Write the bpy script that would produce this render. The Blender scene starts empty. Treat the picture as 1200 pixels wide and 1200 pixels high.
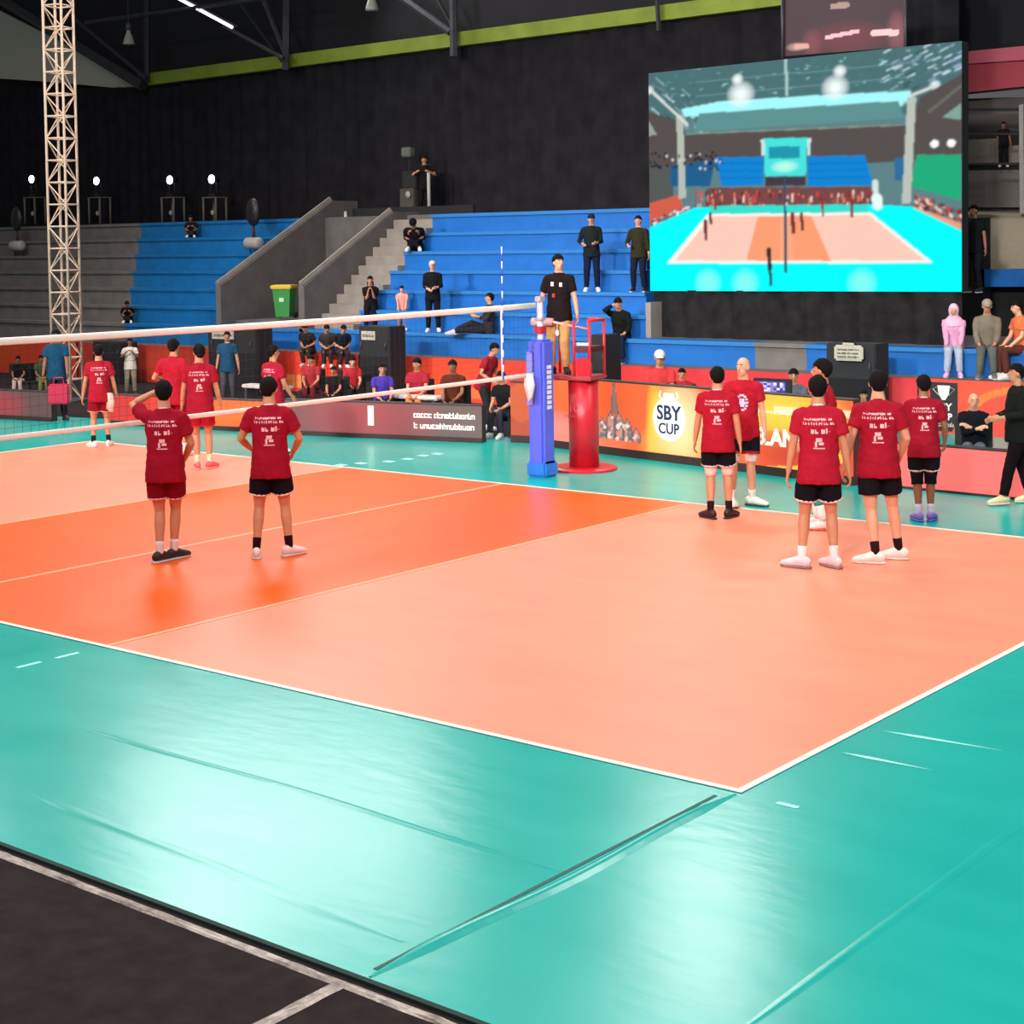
import bpy, bmesh, math, random
import numpy as np
from mathutils import Vector, Matrix
from mathutils.bvhtree import BVHTree
random.seed(7)
S = bpy.context.scene
COL = S.collection
# ------------------------------------------------------------------ camera
CAM = np.array([13.97436, -8.37674, 3.28206]); YAW, PITCH, ROLL, FOC = -0.68721, -0.04092, -0.01551, 1933.07
PCX, PCY = 568.84, 362.93   # principal point: the photograph is a crop, so the lens is shifted
def _axes():
    a, b, c = YAW, PITCH, ROLL
    f = np.array([math.cos(b)*math.sin(a), math.cos(b)*math.cos(a), math.sin(b)])
    r = np.array([math.cos(a), -math.sin(a), 0]); u = np.cross(r, f)
    return math.cos(c)*r+math.sin(c)*u, -math.sin(c)*r+math.cos(c)*u, f
RX, UX, FX = _axes()
cd = bpy.data.cameras.new('camera'); cam = bpy.data.objects.new('camera', cd); COL.objects.link(cam)
cd.sensor_width = 36; cd.lens = 36*FOC/1200; cd.clip_end = 300; cd.shift_x = (600-PCX)/1200; cd.shift_y = (PCY-600)/1200
cam.matrix_world = Matrix(((RX[0], UX[0], -FX[0], CAM[0]), (RX[1], UX[1], -FX[1], CAM[1]), (RX[2], UX[2], -FX[2], CAM[2]), (0, 0, 0, 1)))
S.camera = cam
def ray(px, py): return FX+RX*(px-PCX)/FOC-UX*(py-PCY)/FOC
def gr(px, py, z=0):
    d = ray(px, py); t = (z-CAM[2])/d[2]; return CAM+d*t
def onY(px, py, Y):
    d = ray(px, py); t = (Y-CAM[1])/d[1]; return CAM+d*t
def ppm(p): return FOC/float((np.array(p)-CAM)@FX)
# ------------------------------------------------------------------ light
S.view_settings.view_transform = 'Standard'; S.view_settings.look = 'None'
S.view_settings.exposure = 0.0; S.view_settings.gamma = 1.0; S.view_settings.use_curve_mapping = False
w = bpy.data.worlds.new('hall'); S.world = w; w.use_nodes = True
w.node_tree.nodes['Background'].inputs[0].default_value = (.9, .92, 1, 1)
w.node_tree.nodes['Background'].inputs[1].default_value = 0.11
def area(x, y, z, sx, sy, power, col=(1, .97, .93), target=None, name='overhead_light', spread=180):
    l = bpy.data.lights.new(name, 'AREA'); l.shape = 'RECTANGLE'; l.size = sx; l.size_y = sy; l.energy = power; l.color = col; l.spread = math.radians(spread)
    o = bpy.data.objects.new(name, l); COL.objects.link(o); o.location = (x, y, z)
    if target is not None:
        d = Vector(target)-Vector((x, y, z)); o.rotation_euler = d.to_track_quat('-Z', 'Y').to_euler()
    return o
for (lx, ly) in ((-19, 3), (-19, 12)):  # extra overhead column, added to brighten the left end
    area(lx, ly, 12.0, 1.6, 1.6, 430)
for lx in (-10, 0, 9, 16):
    for ly in (-7, 3, 12):
        area(lx, ly, 12.0, 1.6, 1.6, 430)
# fill lights added above the near side to brighten the far stand's upright faces
for lx in (-10, 1, 12):
    area(lx, -13, 11.0, 2.0, 1.2, 350, (1, .98, .95), (lx*.6-5, 17.5, 2.5), 'front_fill', 42)
# floodlights high on the far roof edge: they also mirror in the glossy mat
area(-17.5, 24.0, 13.4, 13.0, 3.6, 1450, (.97, 1, .96), (6.5, -2, 0), 'roof_flood')
area(-6.3, 24.0, 12.9, 2.4, 3.4, 380, (1, 1, .93), (9.5, -1.6, 0), 'roof_flood')
# ------------------------------------------------------------------ materials
def lin(c):
    if isinstance(c, str):
        c = [int(c[i:i+2], 16)/255 for i in (0, 2, 4)]
    return tuple((v/12.92 if v <= .04045 else ((v+.055)/1.055)**2.4) for v in c[:3])
MATS = {}
def mat(name, col, rough=.6, metal=0, var=.10, scale=20, bump=0., spec=.5, emit=0, coat=0):
    if name in MATS: return MATS[name]
    m = bpy.data.materials.new(name); m.use_nodes = True; nt = m.node_tree; b = nt.nodes['Principled BSDF']
    c = lin(col)
    tc = nt.nodes.new('ShaderNodeTexCoord'); no = nt.nodes.new('ShaderNodeTexNoise'); no.inputs['Scale'].default_value = scale
    no.inputs['Detail'].default_value = 4
    nt.links.new(tc.outputs['Object'], no.inputs['Vector'])
    cr = nt.nodes.new('ShaderNodeValToRGB')
    cr.color_ramp.elements[0].color = (*[v*(1-var) for v in c], 1); cr.color_ramp.elements[1].color = (*[min(1, v*(1+var)) for v in c], 1)
    cr.color_ramp.elements[0].position = .3; cr.color_ramp.elements[1].position = .7
    nt.links.new(no.outputs['Fac'], cr.inputs['Fac']); nt.links.new(cr.outputs['Color'], b.inputs['Base Color'])
    b.inputs['Roughness'].default_value = rough; b.inputs['Metallic'].default_value = metal
    b.inputs['Specular IOR Level'].default_value = spec; b.inputs['Coat Weight'].default_value = coat
    if bump:
        bp = nt.nodes.new('ShaderNodeBump'); bp.inputs['Strength'].default_value = bump; bp.inputs['Distance'].default_value = .02
        nt.links.new(no.outputs['Fac'], bp.inputs['Height']); nt.links.new(bp.outputs['Normal'], b.inputs['Normal'])
    if emit:
        nt.links.new(cr.outputs['Color'], b.inputs['Emission Color']); b.inputs['Emission Strength'].default_value = emit
    MATS[name] = m; return m
def attr_mat(name, emit, diff=0., rough=.4):
    m = bpy.data.materials.new(name); m.use_nodes = True; nt = m.node_tree; b = nt.nodes['Principled BSDF']
    a = nt.nodes.new('ShaderNodeAttribute'); a.attribute_name = 'paint'
    hs = nt.nodes.new('ShaderNodeHueSaturation'); hs.inputs['Value'].default_value = diff
    nt.links.new(a.outputs['Color'], hs.inputs['Color']); nt.links.new(hs.outputs['Color'], b.inputs['Base Color'])
    b.inputs['Roughness'].default_value = rough
    if emit:
        nt.links.new(a.outputs['Color'], b.inputs['Emission Color']); b.inputs['Emission Strength'].default_value = emit
    return m
# ------------------------------------------------------------------ mesh helpers
def link(name, me, m=None, parent=None, smooth=False):
    o = bpy.data.objects.new(name, me); COL.objects.link(o)
    if m is not None:
        me.materials.clear(); me.materials.append(m)
    if parent is not None: o.parent = parent
    if smooth: me.shade_smooth()
    return o
def obj(name, bm, m=None, parent=None, smooth=False):
    me = bpy.data.meshes.new(name); bmesh.ops.recalc_face_normals(bm, faces=bm.faces[:]); bm.to_mesh(me); bm.free()
    return link(name, me, m, parent, smooth)
def thing(name, label, cat, loc=(0, 0, 0), rz=0, group=None, scale=1):
    o = bpy.data.objects.new(name, None); COL.objects.link(o); o.location = loc; o.rotation_euler = (0, 0, rz); o.scale = (scale,)*3
    o.empty_display_size = .1
    return tag(o, label, cat, group)
def tag(o, label=None, cat=None, group=None, kind=None):
    if label: o['label'] = label
    if cat: o['category'] = cat
    if group: o['group'] = group
    if kind: o['kind'] = kind
    return o
def box(bm, x0, x1, y0, y1, z0, z1, bev=0):
    vs = [bm.verts.new((x, y, z)) for x in (x0, x1) for y in (y0, y1) for z in (z0, z1)]
    fs = [(0, 1, 3, 2), (4, 6, 7, 5), (0, 4, 5, 1), (2, 3, 7, 6), (0, 2, 6, 4), (1, 5, 7, 3)]
    ff = [bm.faces.new([vs[i] for i in f]) for f in fs]
    if bev:
        es = list({e for f in ff for e in f.edges}); bmesh.ops.bevel(bm, geom=es, offset=bev, segments=2, affect='EDGES')
    return vs
def nb(): return bmesh.new()
def bxo(name, x0, x1, y0, y1, z0, z1, m, parent=None, bev=0):
    bm = nb(); box(bm, min(x0, x1), max(x0, x1), min(y0, y1), max(y0, y1), z0, z1, bev); return obj(name, bm, m, parent)
def tube(bm, pts, rad, n=8, ref=None, flat=None):
    """loft of rings along a polyline; rad = list of r or (ra, rb)"""
    pts = [Vector(p) for p in pts]; rings = []
    ref = Vector(ref) if ref else None
    prev = None
    for i, p in enumerate(pts):
        d = (pts[min(i+1, len(pts)-1)]-pts[max(i-1, 0)])
        d = d.normalized() if d.length > 1e-9 else Vector((0, 0, 1))
        if ref is not None: a = ref - d*ref.dot(d)
        elif prev is not None: a = prev - d*prev.dot(d)
        else:
            t = Vector((1, 0, 0)) if abs(d.x) < .8 else Vector((0, 1, 0)); a = t-d*t.dot(d)
        if a.length < 1e-6: a = d.orthogonal()
        a.normalize(); b = d.cross(a); prev = a
        r = rad[i] if isinstance(rad, list) else rad
        ra, rb = r if isinstance(r, (list, tuple)) else (r, r)
        rings.append([bm.verts.new(p+a*ra*math.cos(2*math.pi*k/n)+b*rb*math.sin(2*math.pi*k/n)) for k in range(n)])
    for A, B in zip(rings, rings[1:]):
        for k in range(n): bm.faces.new((A[k], A[(k+1) % n], B[(k+1) % n], B[k]))
    bm.faces.new(rings[0][::-1]); bm.faces.new(rings[-1])
def tubeo(name, pts, rad, m, parent=None, n=8, smooth=True):
    bm = nb(); tube(bm, pts, rad, n); return obj(name, bm, m, parent, smooth)
def ball(bm, c, r, n=12, m=8, R=None):
    c = Vector(c); vs = []
    top = None
    for i in range(m+1):
        th = math.pi*i/m; ring = []
        for k in range(n if 0 < i < m else 1):
            ph = 2*math.pi*k/n
            v = Vector((r[0]*math.sin(th)*math.cos(ph), r[1]*math.sin(th)*math.sin(ph), r[2]*math.cos(th)))
            if R is not None: v = R @ v
            ring.append(bm.verts.new(c+v))
        vs.append(ring)
    for i in range(m):
        A, B = vs[i], vs[i+1]
        for k in range(n):
            k2 = (k+1) % n
            if len(A) == 1: bm.faces.new((A[0], B[k], B[k2]))
            elif len(B) == 1: bm.faces.new((A[k], B[0], A[k2]))
            else: bm.faces.new((A[k], B[k], B[k2], A[k2]))
def quado(name, pts, m, parent=None, thick=.02, nrm=None):
    """planar polygon given thickness"""
    bm = nb(); P = [Vector(p) for p in pts]
    n = Vector(nrm) if nrm else (P[1]-P[0]).cross(P[2]-P[0]).normalized()
    A = [bm.verts.new(p) for p in P]; B = [bm.verts.new(p-n*thick) for p in P]
    bm.faces.new(A); bm.faces.new(B[::-1])
    for i in range(len(P)):
        j = (i+1) % len(P); bm.faces.new((A[i], A[j], B[j], B[i]))
    return obj(name, bm, m, parent)
# ------------------------------------------------------------------ painted flat pictures (colour attribute on a grid)
class Paint:
    def __init__(s, w, h, col): s.w, s.h = w, h; s.a = np.zeros((h, w, 3)); s.a[:] = lin(col); s.yy, s.xx = np.mgrid[0:h, 0:w]; s.xx = (s.xx+.5)/w; s.yy = 1-(s.yy+.5)/h
    def poly(s, pts, col, al=1):
        ins = np.zeros((s.h, s.w), bool); n = len(pts)
        for i in range(n):
            (x0, y0), (x1, y1) = pts[i], pts[(i+1) % n]
            if y0 == y1: continue
            c = ((s.yy < y0) != (s.yy < y1)) & (s.xx < (x1-x0)*(s.yy-y0)/(y1-y0)+x0); ins ^= c
        s.a[ins] = s.a[ins]*(1-al)+np.array(lin(col))*al
    def line(s, p, q, wd, col, al=1):
        p = np.array(p); q = np.array(q); asp = s.w/s.h
        dx, dy = (q-p)*[asp, 1]; L = dx*dx+dy*dy+1e-12
        X = (s.xx-p[0])*asp; Y = s.yy-p[1]; t = np.clip((X*dx+Y*dy)/L, 0, 1)
        m = np.hypot(X-t*dx, Y-t*dy) < wd/2; s.a[m] = s.a[m]*(1-al)+np.array(lin(col))*al
    def ell(s, c, rx, ry, col, al=1, soft=False):
        d = ((s.xx-c[0])/rx)**2+((s.yy-c[1])/ry)**2
        k = (np.clip(1-d, 0, 1) if soft else (d < 1).astype(float))*al
        s.a = s.a*(1-k[..., None])+np.array(lin(col))*k[..., None]
    def noise(s, x0, x1, y0, y1, cols, seed=0, cw=1, ch=1, al=1):
        r = np.random.RandomState(seed); gh, gw = s.h//ch+2, s.w//cw+2
        idx = r.randint(0, len(cols), (gh, gw)); idx = np.repeat(np.repeat(idx, ch, 0), cw, 1)[:s.h, :s.w]
        C = np.array([lin(c) for c in cols])[idx]; m = (s.xx > x0) & (s.xx < x1) & (s.yy > y0) & (s.yy < y1)
        s.a[m] = s.a[m]*(1-al)+C[m]*al
def painted(name, P, c00, c10, c11, c01, m, parent=None, blur=0):
    """grid mesh from corners: lower-left, lower-right, upper-right, upper-left; each texel a vertex"""
    c00, c10, c11, c01 = [np.array(c, float) for c in (c00, c10, c11, c01)]
    for _ in range(blur):
        q = np.pad(P.a, ((1, 1), (1, 1), (0, 0)), 'edge'); P.a = (q[:-2, 1:-1]+q[2:, 1:-1]+q[1:-1, :-2]+q[1:-1, 2:]+2*q[1:-1, 1:-1])/6
    h, w_ = P.h, P.w; u = np.linspace(0, 1, w_)[None, :, None]; v = np.linspace(1, 0, h)[:, None, None]
    X = (c00*(1-u)+c10*u)*(1-v)+(c01*(1-u)+c11*u)*v
    me = bpy.data.meshes.new(name); idx = np.arange(h*w_).reshape(h, w_)
    F = np.stack([idx[1:, :-1], idx[1:, 1:], idx[:-1, 1:], idx[:-1, :-1]], -1).reshape(-1, 4)
    me.vertices.add(h*w_); me.vertices.foreach_set('co', X.reshape(-1))
    me.loops.add(F.size); me.loops.foreach_set('vertex_index', F.reshape(-1).astype('i'))
    me.polygons.add(len(F)); me.polygons.foreach_set('loop_start', np.arange(0, F.size, 4).astype('i'))
    me.update(calc_edges=True)
    ca = me.color_attributes.new('paint', 'FLOAT_COLOR', 'POINT')
    ca.data.foreach_set('color', np.concatenate([P.a, np.ones((h, w_, 1))], -1).reshape(-1))
    return link(name, me, m, parent)
def letters(name, txt, origin, right, up, size, m, parent=None, depth=.004, align='CENTER', bold=0):
    cu = bpy.data.curves.new(name, 'FONT'); cu.body = txt; cu.size = size; cu.extrude = depth/2; cu.align_x = align; cu.align_y = 'CENTER'; cu.resolution_u = 3; cu.offset = bold
    t = bpy.data.objects.new('tmp', cu); COL.objects.link(t); dg = bpy.context.evaluated_depsgraph_get()
    me = bpy.data.meshes.new_from_object(t.evaluated_get(dg)); bpy.data.objects.remove(t); bpy.data.curves.remove(cu)
    r = Vector(right).normalized(); u = Vector(up).normalized(); n = r.cross(u)
    me.transform(Matrix(((r.x, u.x, n.x, origin[0]), (r.y, u.y, n.y, origin[1]), (r.z, u.z, n.z, origin[2]), (0, 0, 0, 1))))
    return link(name, me, m, parent)
# ================================================================== FLOOR
def floor_mat(name, col, rough, patch=.0, var=.06):
    m = bpy.data.materials.new(name); m.use_nodes = True; nt = m.node_tree; b = nt.nodes['Principled BSDF']; c = lin(col)
    tc = nt.nodes.new('ShaderNodeTexCoord'); mp = nt.nodes.new('ShaderNodeMapping'); mp.inputs['Scale'].default_value = (.8, 2.2, 1)
    n1 = nt.nodes.new('ShaderNodeTexNoise'); n1.inputs['Scale'].default_value = 1.1; n1.inputs['Detail'].default_value = 3
    nt.links.new(tc.outputs['Object'], mp.inputs['Vector']); nt.links.new(mp.outputs['Vector'], n1.inputs['Vector'])
    cr = nt.nodes.new('ShaderNodeValToRGB'); cr.color_ramp.elements[0].position = .3; cr.color_ramp.elements[1].position = .72
    cr.color_ramp.elements[0].color = (*[v*(1-var) for v in c], 1); cr.color_ramp.elements[1].color = (*[min(1, v*(1+var)+patch) for v in c], 1)
    nt.links.new(n1.outputs['Fac'], cr.inputs['Fac']); nt.links.new(cr.outputs['Color'], b.inputs['Base Color'])
    mr = nt.nodes.new('ShaderNodeMapRange'); mr.inputs['To Min'].default_value = rough-.02; mr.inputs['To Max'].default_value = rough+.03
    b.inputs['Specular IOR Level'].default_value = .38; nt.links.new(n1.outputs['Fac'], mr.inputs['Value']); nt.links.new(mr.outputs['Result'], b.inputs['Roughness'])
    n2 = nt.nodes.new('ShaderNodeTexNoise'); n2.inputs['Scale'].default_value = 3.5; n2.inputs['Detail'].default_value = 5
    nt.links.new(mp.outputs['Vector'], n2.inputs['Vector'])
    bp = nt.nodes.new('ShaderNodeBump'); bp.inputs['Strength'].default_value = .3; bp.inputs['Distance'].default_value = .008
    nt.links.new(n2.outputs['Fac'], bp.inputs['Height']); nt.links.new(bp.outputs['Normal'], b.inputs['Normal'])
    return m
TEAL = floor_mat('teal_mat', '00b4aa', .24, .004, .04)
SALMON = floor_mat('salmon_mat', 'ff9373', .42)
ORANGE = floor_mat('orange_mat', 'ff6412', .33)
LINE = mat('line_white', 'fff4e4', .45, var=.03)
LINE2 = mat('line_peach', 'ffb183', .45, var=.03)
GREYC = mat('concrete_floor', '4a4645', .7)
BLACKC = mat('black_carpet', '2f2627', .95, var=.25, scale=6, bump=.3, spec=.1)
TAPE = mat('silver_tape', 'a2948c', .35, var=.45, scale=14, metal=.3, bump=.6)
fl = bxo('floor', -40, 30, -3.14, 40, -.1, 0, TEAL); tag(fl, kind='structure')
bxo('court_surface', -9, 9, 0, 9, 0, .003, SALMON, fl)
bxo('front_zone', -3, 3, 0, 9, .003, .005, ORANGE, fl)
Lw = .05
def cline(n, x0, x1, y0, y1, m=LINE, z=.0072): return bxo(n, x0, x1, y0, y1, .0, z, m, fl)
cline('court_line', -9, 9, 0, Lw); cline('court_line', -9, 9, 9-Lw, 9)
cline('court_line', -9, -9+Lw, Lw, 9-Lw); cline('court_line', 9-Lw, 9, Lw, 9-Lw)
for x in (-3, -Lw/2, 3-Lw): cline('court_line', x, x+Lw, Lw, 9-Lw, LINE2, .0068)
DASH = mat('dash_white', 'b8fff4', .4, var=.03)
for (px, py, a) in ((35, 779, 0), (80, 768, 0)):
    g = gr(px, py); bxo('dash_mark', g[0]-.02, g[0]+.02, g[1]-.12, g[1]+.10, 0, .004, DASH, fl)
g = gr(923, 944); bxo('dash_mark', g[0]-.07, g[0]+.07, g[1]-.02, g[1]+.02, 0, .004, DASH, fl)
for (a, b) in (((1035, 857), (1175, 880)), ((985, 882), (1093, 903))):
    A = Vector(gr(*a)); B = Vector(gr(*b)); n = (B-A).cross(Vector((0, 0, 1))).normalized()*.022
    quado('tape_mark', [A+(B-A)*.0+Vector((0, 0, .004)), A+(B-A)*.3-n+Vector((0, 0, .004)), B+Vector((0, 0, .004)), A+(B-A)*.3+n+Vector((0, 0, .004))], DASH, fl, .003, (0, 0, 1))
A = gr(-120, 478); B = gr(566, 514)
bd = quado('floor_back', [(A[0], A[1], .006), (B[0], B[1], .006), (B[0]+1.5, 17.4, .006), (-34, 17.4, .006)], mat('dark_mat', '2e2628', .9, spec=.1), None, .004, (0, 0, 1)); tag(bd, kind='structure')
k = 0
for (px0, py0, px1, py1) in ((415, 543, 432, 545), (448, 541, 462, 540), (470, 538, 480, 537), (488, 534, 500, 534), (505, 532, 517, 531), (392, 545, 408, 547)):
    A = gr(px0, py0); B = gr(px1, py1); bxo('floor_sticker', A[0], A[0]+.16, A[1], A[1]+.13, 0, .003, DASH, fl)
# raised seam folds in the mat
def fold(p, q, wd, ht, name='mat_seam', m=TEAL, wob=.02):
    bm = nb(); p = Vector(p); q = Vector(q); d = q-p; n = Vector((d.y, -d.x, 0)).normalized(); N = 24; prof = [(-1, 0), (-.5, .55), (-.1, 1), (.25, .75), (.5, .15), (1, 0)]
    R = []
    for i in range(N+1):
        t = i/N; c = p+d*t+n*wob*math.sin(t*9); s = min(1, 6*min(t, 1-t)+.2)
        R.append([bm.verts.new(c+n*wd*a*s+Vector((0, 0, ht*b*s+.0005))) for a, b in prof])
    for A, B in zip(R, R[1:]):
        for i in range(len(prof)-1): bm.faces.new((A[i], A[i+1], B[i+1], B[i]))
    return obj(name, bm, m, fl, True)
fold((8.98, -.03, 0), (8.94, -3.12, 0), .055, .026)
fold((4.6, -1.5, 0), (8.95, -1.6, 0), .03, .004)
fold((5.6, -2.55, 0), (8.8, -2.75, 0), .05, .0022, wob=.008)
fold((10.5, -2.9, 0), (10.5, 3.5, 0), .03, .002, wob=.004)
bm = nb(); box(bm, 8.885, 8.91, -3.05, -.12, 0, .0025); obj('seam_gap', bm, mat('seam_dark', '00564f', .6), fl)
fc = bxo('floor_carpet', -40, 30, -9, -3.14, -.11, -.012, BLACKC); tag(fc, kind='structure')
bxo('mat_edge', -40, 30, -3.17, -3.138, -.012, .004, mat('edge_dark', '10302c', .8), fc)
def tape_strip(name, p, q, wd):
    bm = nb(); p = Vector(p); q = Vector(q); d = q-p; n = Vector((d.y, -d.x, 0)).normalized(); N = int(d.length/.12); rr = random.Random(3)
    R = []
    for i in range(N+1):
        c = p+d*i/N; R.append([bm.verts.new(c+n*wd*(a+rr.uniform(-.06, .06))+Vector((0, 0, b*rr.uniform(.3, 1)))) for a, b in ((-.5, .001), (-.3, .012), (0, .006), (.25, .014), (.5, .001))])
    for A, B in zip(R, R[1:]):
        for i in range(4): bm.faces.new((A[i], A[i+1], B[i+1], B[i]))
    return obj(name, bm, TAPE, fc)
tape_strip('silver_tape', (-5, -3.23, -.012), (20, -3.23, -.012), .06)
tape_strip('silver_tape', (8.86, -3.23, -.010), (8.9, -6.5, -.010), .08)
# ================================================================== STANDS
BLUE = mat('blue_paint', '0c62b0', .5, var=.10, scale=3)
BLUED = mat('blue_paint_old', '0a68a4', .5, var=.15, scale=3)
GREY = mat('grey_concrete', '6e6865', .8, var=.15, scale=3)
GREYD = mat('dark_concrete', '625c5b', .8, var=.15, scale=3)
GREYL = mat('step_concrete', '8a8078', .8, var=.15, scale=3)
LIP = mat('blue_lip', '2472b4', .5)
Y0, RUN, Z0, RISE, NT = 18.0, .5, 1.37, .43, 7
# x extents from the photograph's columns
xa = onY(255, 360, Y0)[0]; xb = onY(352, 360, Y0)[0]; xs = onY(405, 385, Y0)[0]
xg = onY(155, 330, 20)[0]; XSC = onY(757, 345, 18.5)[0]
stand = thing('grandstand', 'stepped grandstand with blue painted benches and grey concrete left part', 'grandstand', (0, 0, 0))
def tier(k, x0, x1, m, nm='bench_tier'):
    o = bxo(nm, x0, x1, Y0+RUN*k, Y0+RUN*(k+1), Z0+RISE*(k-1)-.02 if k else .9, Z0+RISE*k, m, stand)
    bxo('bench_edge', x0, x1, Y0+RUN*k-.05, Y0+RUN*k, Z0+RISE*k-.07, Z0+RISE*k+.005, LIP if m is BLUE else m, stand)
    return o
for k in range(NT):
    xk = onY(147+3*k, 370-18*k, Y0+RUN*k)[0]; tier(k, xk, xa, BLUED); tier(k, -34, xk, GREY)
    xl = xs+.12*k if k else xa
    if k: 
        tier(k, xs, -5.0 if k > 3 else onY(757, 340, Y0+RUN*k)[0], BLUE)
    else:
        tier(0, xa, onY(885, 410, Y0)[0], BLUE); tier(0, onY(885, 410, Y0)[0], onY(945, 410, Y0)[0], GREY); tier(0, onY(945, 410, Y0)[0], 12, BLUE)
# steps beside second wall
for k in range(1, NT):
    for j in (0, 1):
        kk = k+j*.5
        bxo('step', xb+.15, xs, Y0+RUN*(k+.5*j-.5), Y0+RUN*(k+.5*j), Z0+RISE*(k-1)-.1, Z0+RISE*(k-.5+.5*j-.0)-.1, GREYL, stand)
def ywall(name, x, t, m, ye, ze):
    bm = nb(); pts = [(Y0-.05, .9), (Y0-.05, 2.34), (ye, ze), (ye+.9, ze+.0), (ye+.9, .9)]
    A = [bm.verts.new((x, y, z)) for y, z in pts]; B = [bm.verts.new((x+t, y, z)) for y, z in pts]
    bm.faces.new(A); bm.faces.new(B[::-1])
    for i in range(5): bm.faces.new((A[i], A[(i+1) % 5], B[(i+1) % 5], B[i]))
    obj(name, bm, m, stand)
    bm = nb(); tube(bm, [(x+t/2, pts[1][0]-.02, pts[1][1]+.02), (x+t/2, pts[2][0], pts[2][1]+.02)], (.05, .1), 6); obj('wall_cap', bm, GREYL, stand)
ywall('stair_wall', xa, .18, GREYD, 21.8, 4.40); ywall('stair_wall', xb, .18, GREYD, 21.0, 4.05)
bxo('landing', xa, xb+.2, Y0+.4, Y0+2.2, .9, onY(334, 374, Y0+.95)[2]-.01, GREYD, stand)
bxo('landing', xa+.1, xb, Y0+2.2, Y0+4.4, .9, 1.3, GREYD, stand)
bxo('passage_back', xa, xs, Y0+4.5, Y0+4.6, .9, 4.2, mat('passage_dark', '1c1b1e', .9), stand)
bxo('front_ledge', -34, 12, Y0-.5, Y0, .0, .9, GREYD, stand)
bxo('back_deck', XSC, 12, Y0+RUN, 21.6, .9, Z0, GREYD, stand)
bxo('end_wall', XSC, XSC+.12, Y0+RUN-.02, Y0+RUN*2, .9, Z0+RISE*1.6, GREYL, stand)
bxo('top_deck', -34, XSC, Y0+RUN*NT, 24.7, 1, Z0+RISE*(NT-1)+.02, GREYD, stand)
# ================================================================== back curtain, beam, roof
CURT = mat('curtain_black', '28262a', .95, var=.25, scale=2, spec=.03)
def curtain(name, x0, x1, Y, z0f, z1f, m, dx=.12, amp=.07):
    bm = nb(); n = int((x1-x0)/dx); rows = []
    for i in range(n+1):
        x = x0+(x1-x0)*i/n; y = Y+amp*math.sin(i*1.9)+amp*.6*math.sin(i*.7+1); rows.append((bm.verts.new((x, y, z0f)), bm.verts.new((x, y, z1f(x)))))
    for a, b in zip(rows, rows[1:]): bm.faces.new((a[0], b[0], b[1], a[1]))
    return obj(name, bm, m, None, True)
bA = onY(168, 102, 25); bB = onY(920, 8, 25)
sl = (bB[2]-bA[2])/(bB[0]-bA[0])
topz = lambda x: bA[2]+sl*(x-bA[0])
c = curtain('wall_curtain', bA[0]-9, -.42, 25, 1.5, lambda x: topz(x) if x > bA[0] else bA[2]+.25*(bA[0]-x)*.25, CURT, .16); tag(c, kind='structure')
GRN = mat('green_beam', '8a9a2e', .6, var=.15, scale=2)
bm = nb()
h = .36
for x0, x1 in ((bA[0], bB[0]+1),):
    tube(bm, [(x0, 24.85, topz(x0)+h/2), (x1, 24.85, topz(x1)+h/2)], (.12, h/2*1.35), 4, ref=(0, 1, 0))
bmr = nb()
A = [(bA[0], topz(bA[0])), (bB[0]+1, topz(bB[0]+1))]
vs = []
for x, z in A:
    vs.append([bmr.verts.new((x, 24.7, z)), bmr.verts.new((x, 24.95, z)), bmr.verts.new((x, 24.95, z+h)), bmr.verts.new((x, 24.7, z+h))])
for i in range(4): bmr.faces.new((vs[0][i], vs[0][(i+1) % 4], vs[1][(i+1) % 4], vs[1][i]))
bmr.faces.new(vs[0]); bmr.faces.new(vs[1][::-1]); bm.free()
tag(obj('trim_1', bmr, GRN), kind='structure')
def P(px, py, Y): return tuple(onY(px, py, Y))
CREAM = mat('cream_wall', 'cabfae', .8, var=.06)
w_ = quado('wall_left', [P(-60, 0, 25.15), P(-60, 88, 25.15), P(60, 96, 25.15), P(167, 106, 25.15), P(167, 98, 25.15), P(-10, 8, 25.15)][::-1], CREAM, None, .1, (0, -1, 0)); tag(w_, kind='structure')
ROOF = mat('roof_dark', '262228', .9, var=.2, scale=1)
# roof sheet rising from the back beam towards the hall
zb = 9.2
def slab(name, pts, m, kind='structure', parent=None, th=.1):
    o = quado(name, pts, m, parent, th); 
    if kind: tag(o, kind=kind)
    return o
slab('wall_back', [(-45, 25.6, 0), (-.7, 25.6, 0), (-.7, 25.6, 17), (-45, 25.6, 17)], ROOF)
STEEL = mat('steel_grey', '55535a', .5, metal=.4, var=.15, scale=5)
STEELD = mat('steel_dark', '38363c', .5, metal=.3, var=.15, scale=5)
roof = thing('roof_frame', 'dark grey steel roof frame above the black curtain at top left', 'roof frame', (0, 0, 0))
def beam(px0, py0, px1, py1, wpx, Y, m, name='roof_beam', Yb=None):
    a = Vector(P(px0, py0, Y)); b = Vector(P(px1, py1, Yb or Y)); r = wpx/2/ppm(a)
    bm = nb(); tube(bm, [a, b], (r, r), 6); return obj(name, bm, m, roof)
for q in ((-10, -8, 168, 100, 13, 24.5, STEELD), (100, 27, 330, -5, 5, 23, STEELD), (262, 30, 332, 68, 5, 24, STEEL), (335, 82, 336, -10, 9, 24.5, STEEL), (305, -10, 333, 60, 6, 24.5, STEEL), (270, -12, 330, 72, 3, 24.4, STEELD),
          (532, 66, 531, -10, 10, 24.5, STEEL), (460, -10, 528, 38, 9, 24.5, STEEL), (508, -10, 530, 30, 5, 24.5, STEELD), (772, 36, 770, -5, 6, 24.5, STEELD), (50, -10, 172, 92, 5, 24.3, STEELD), (172, 96, 172, -10, 7, 24.6, STEELD)): beam(*q)
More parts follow.
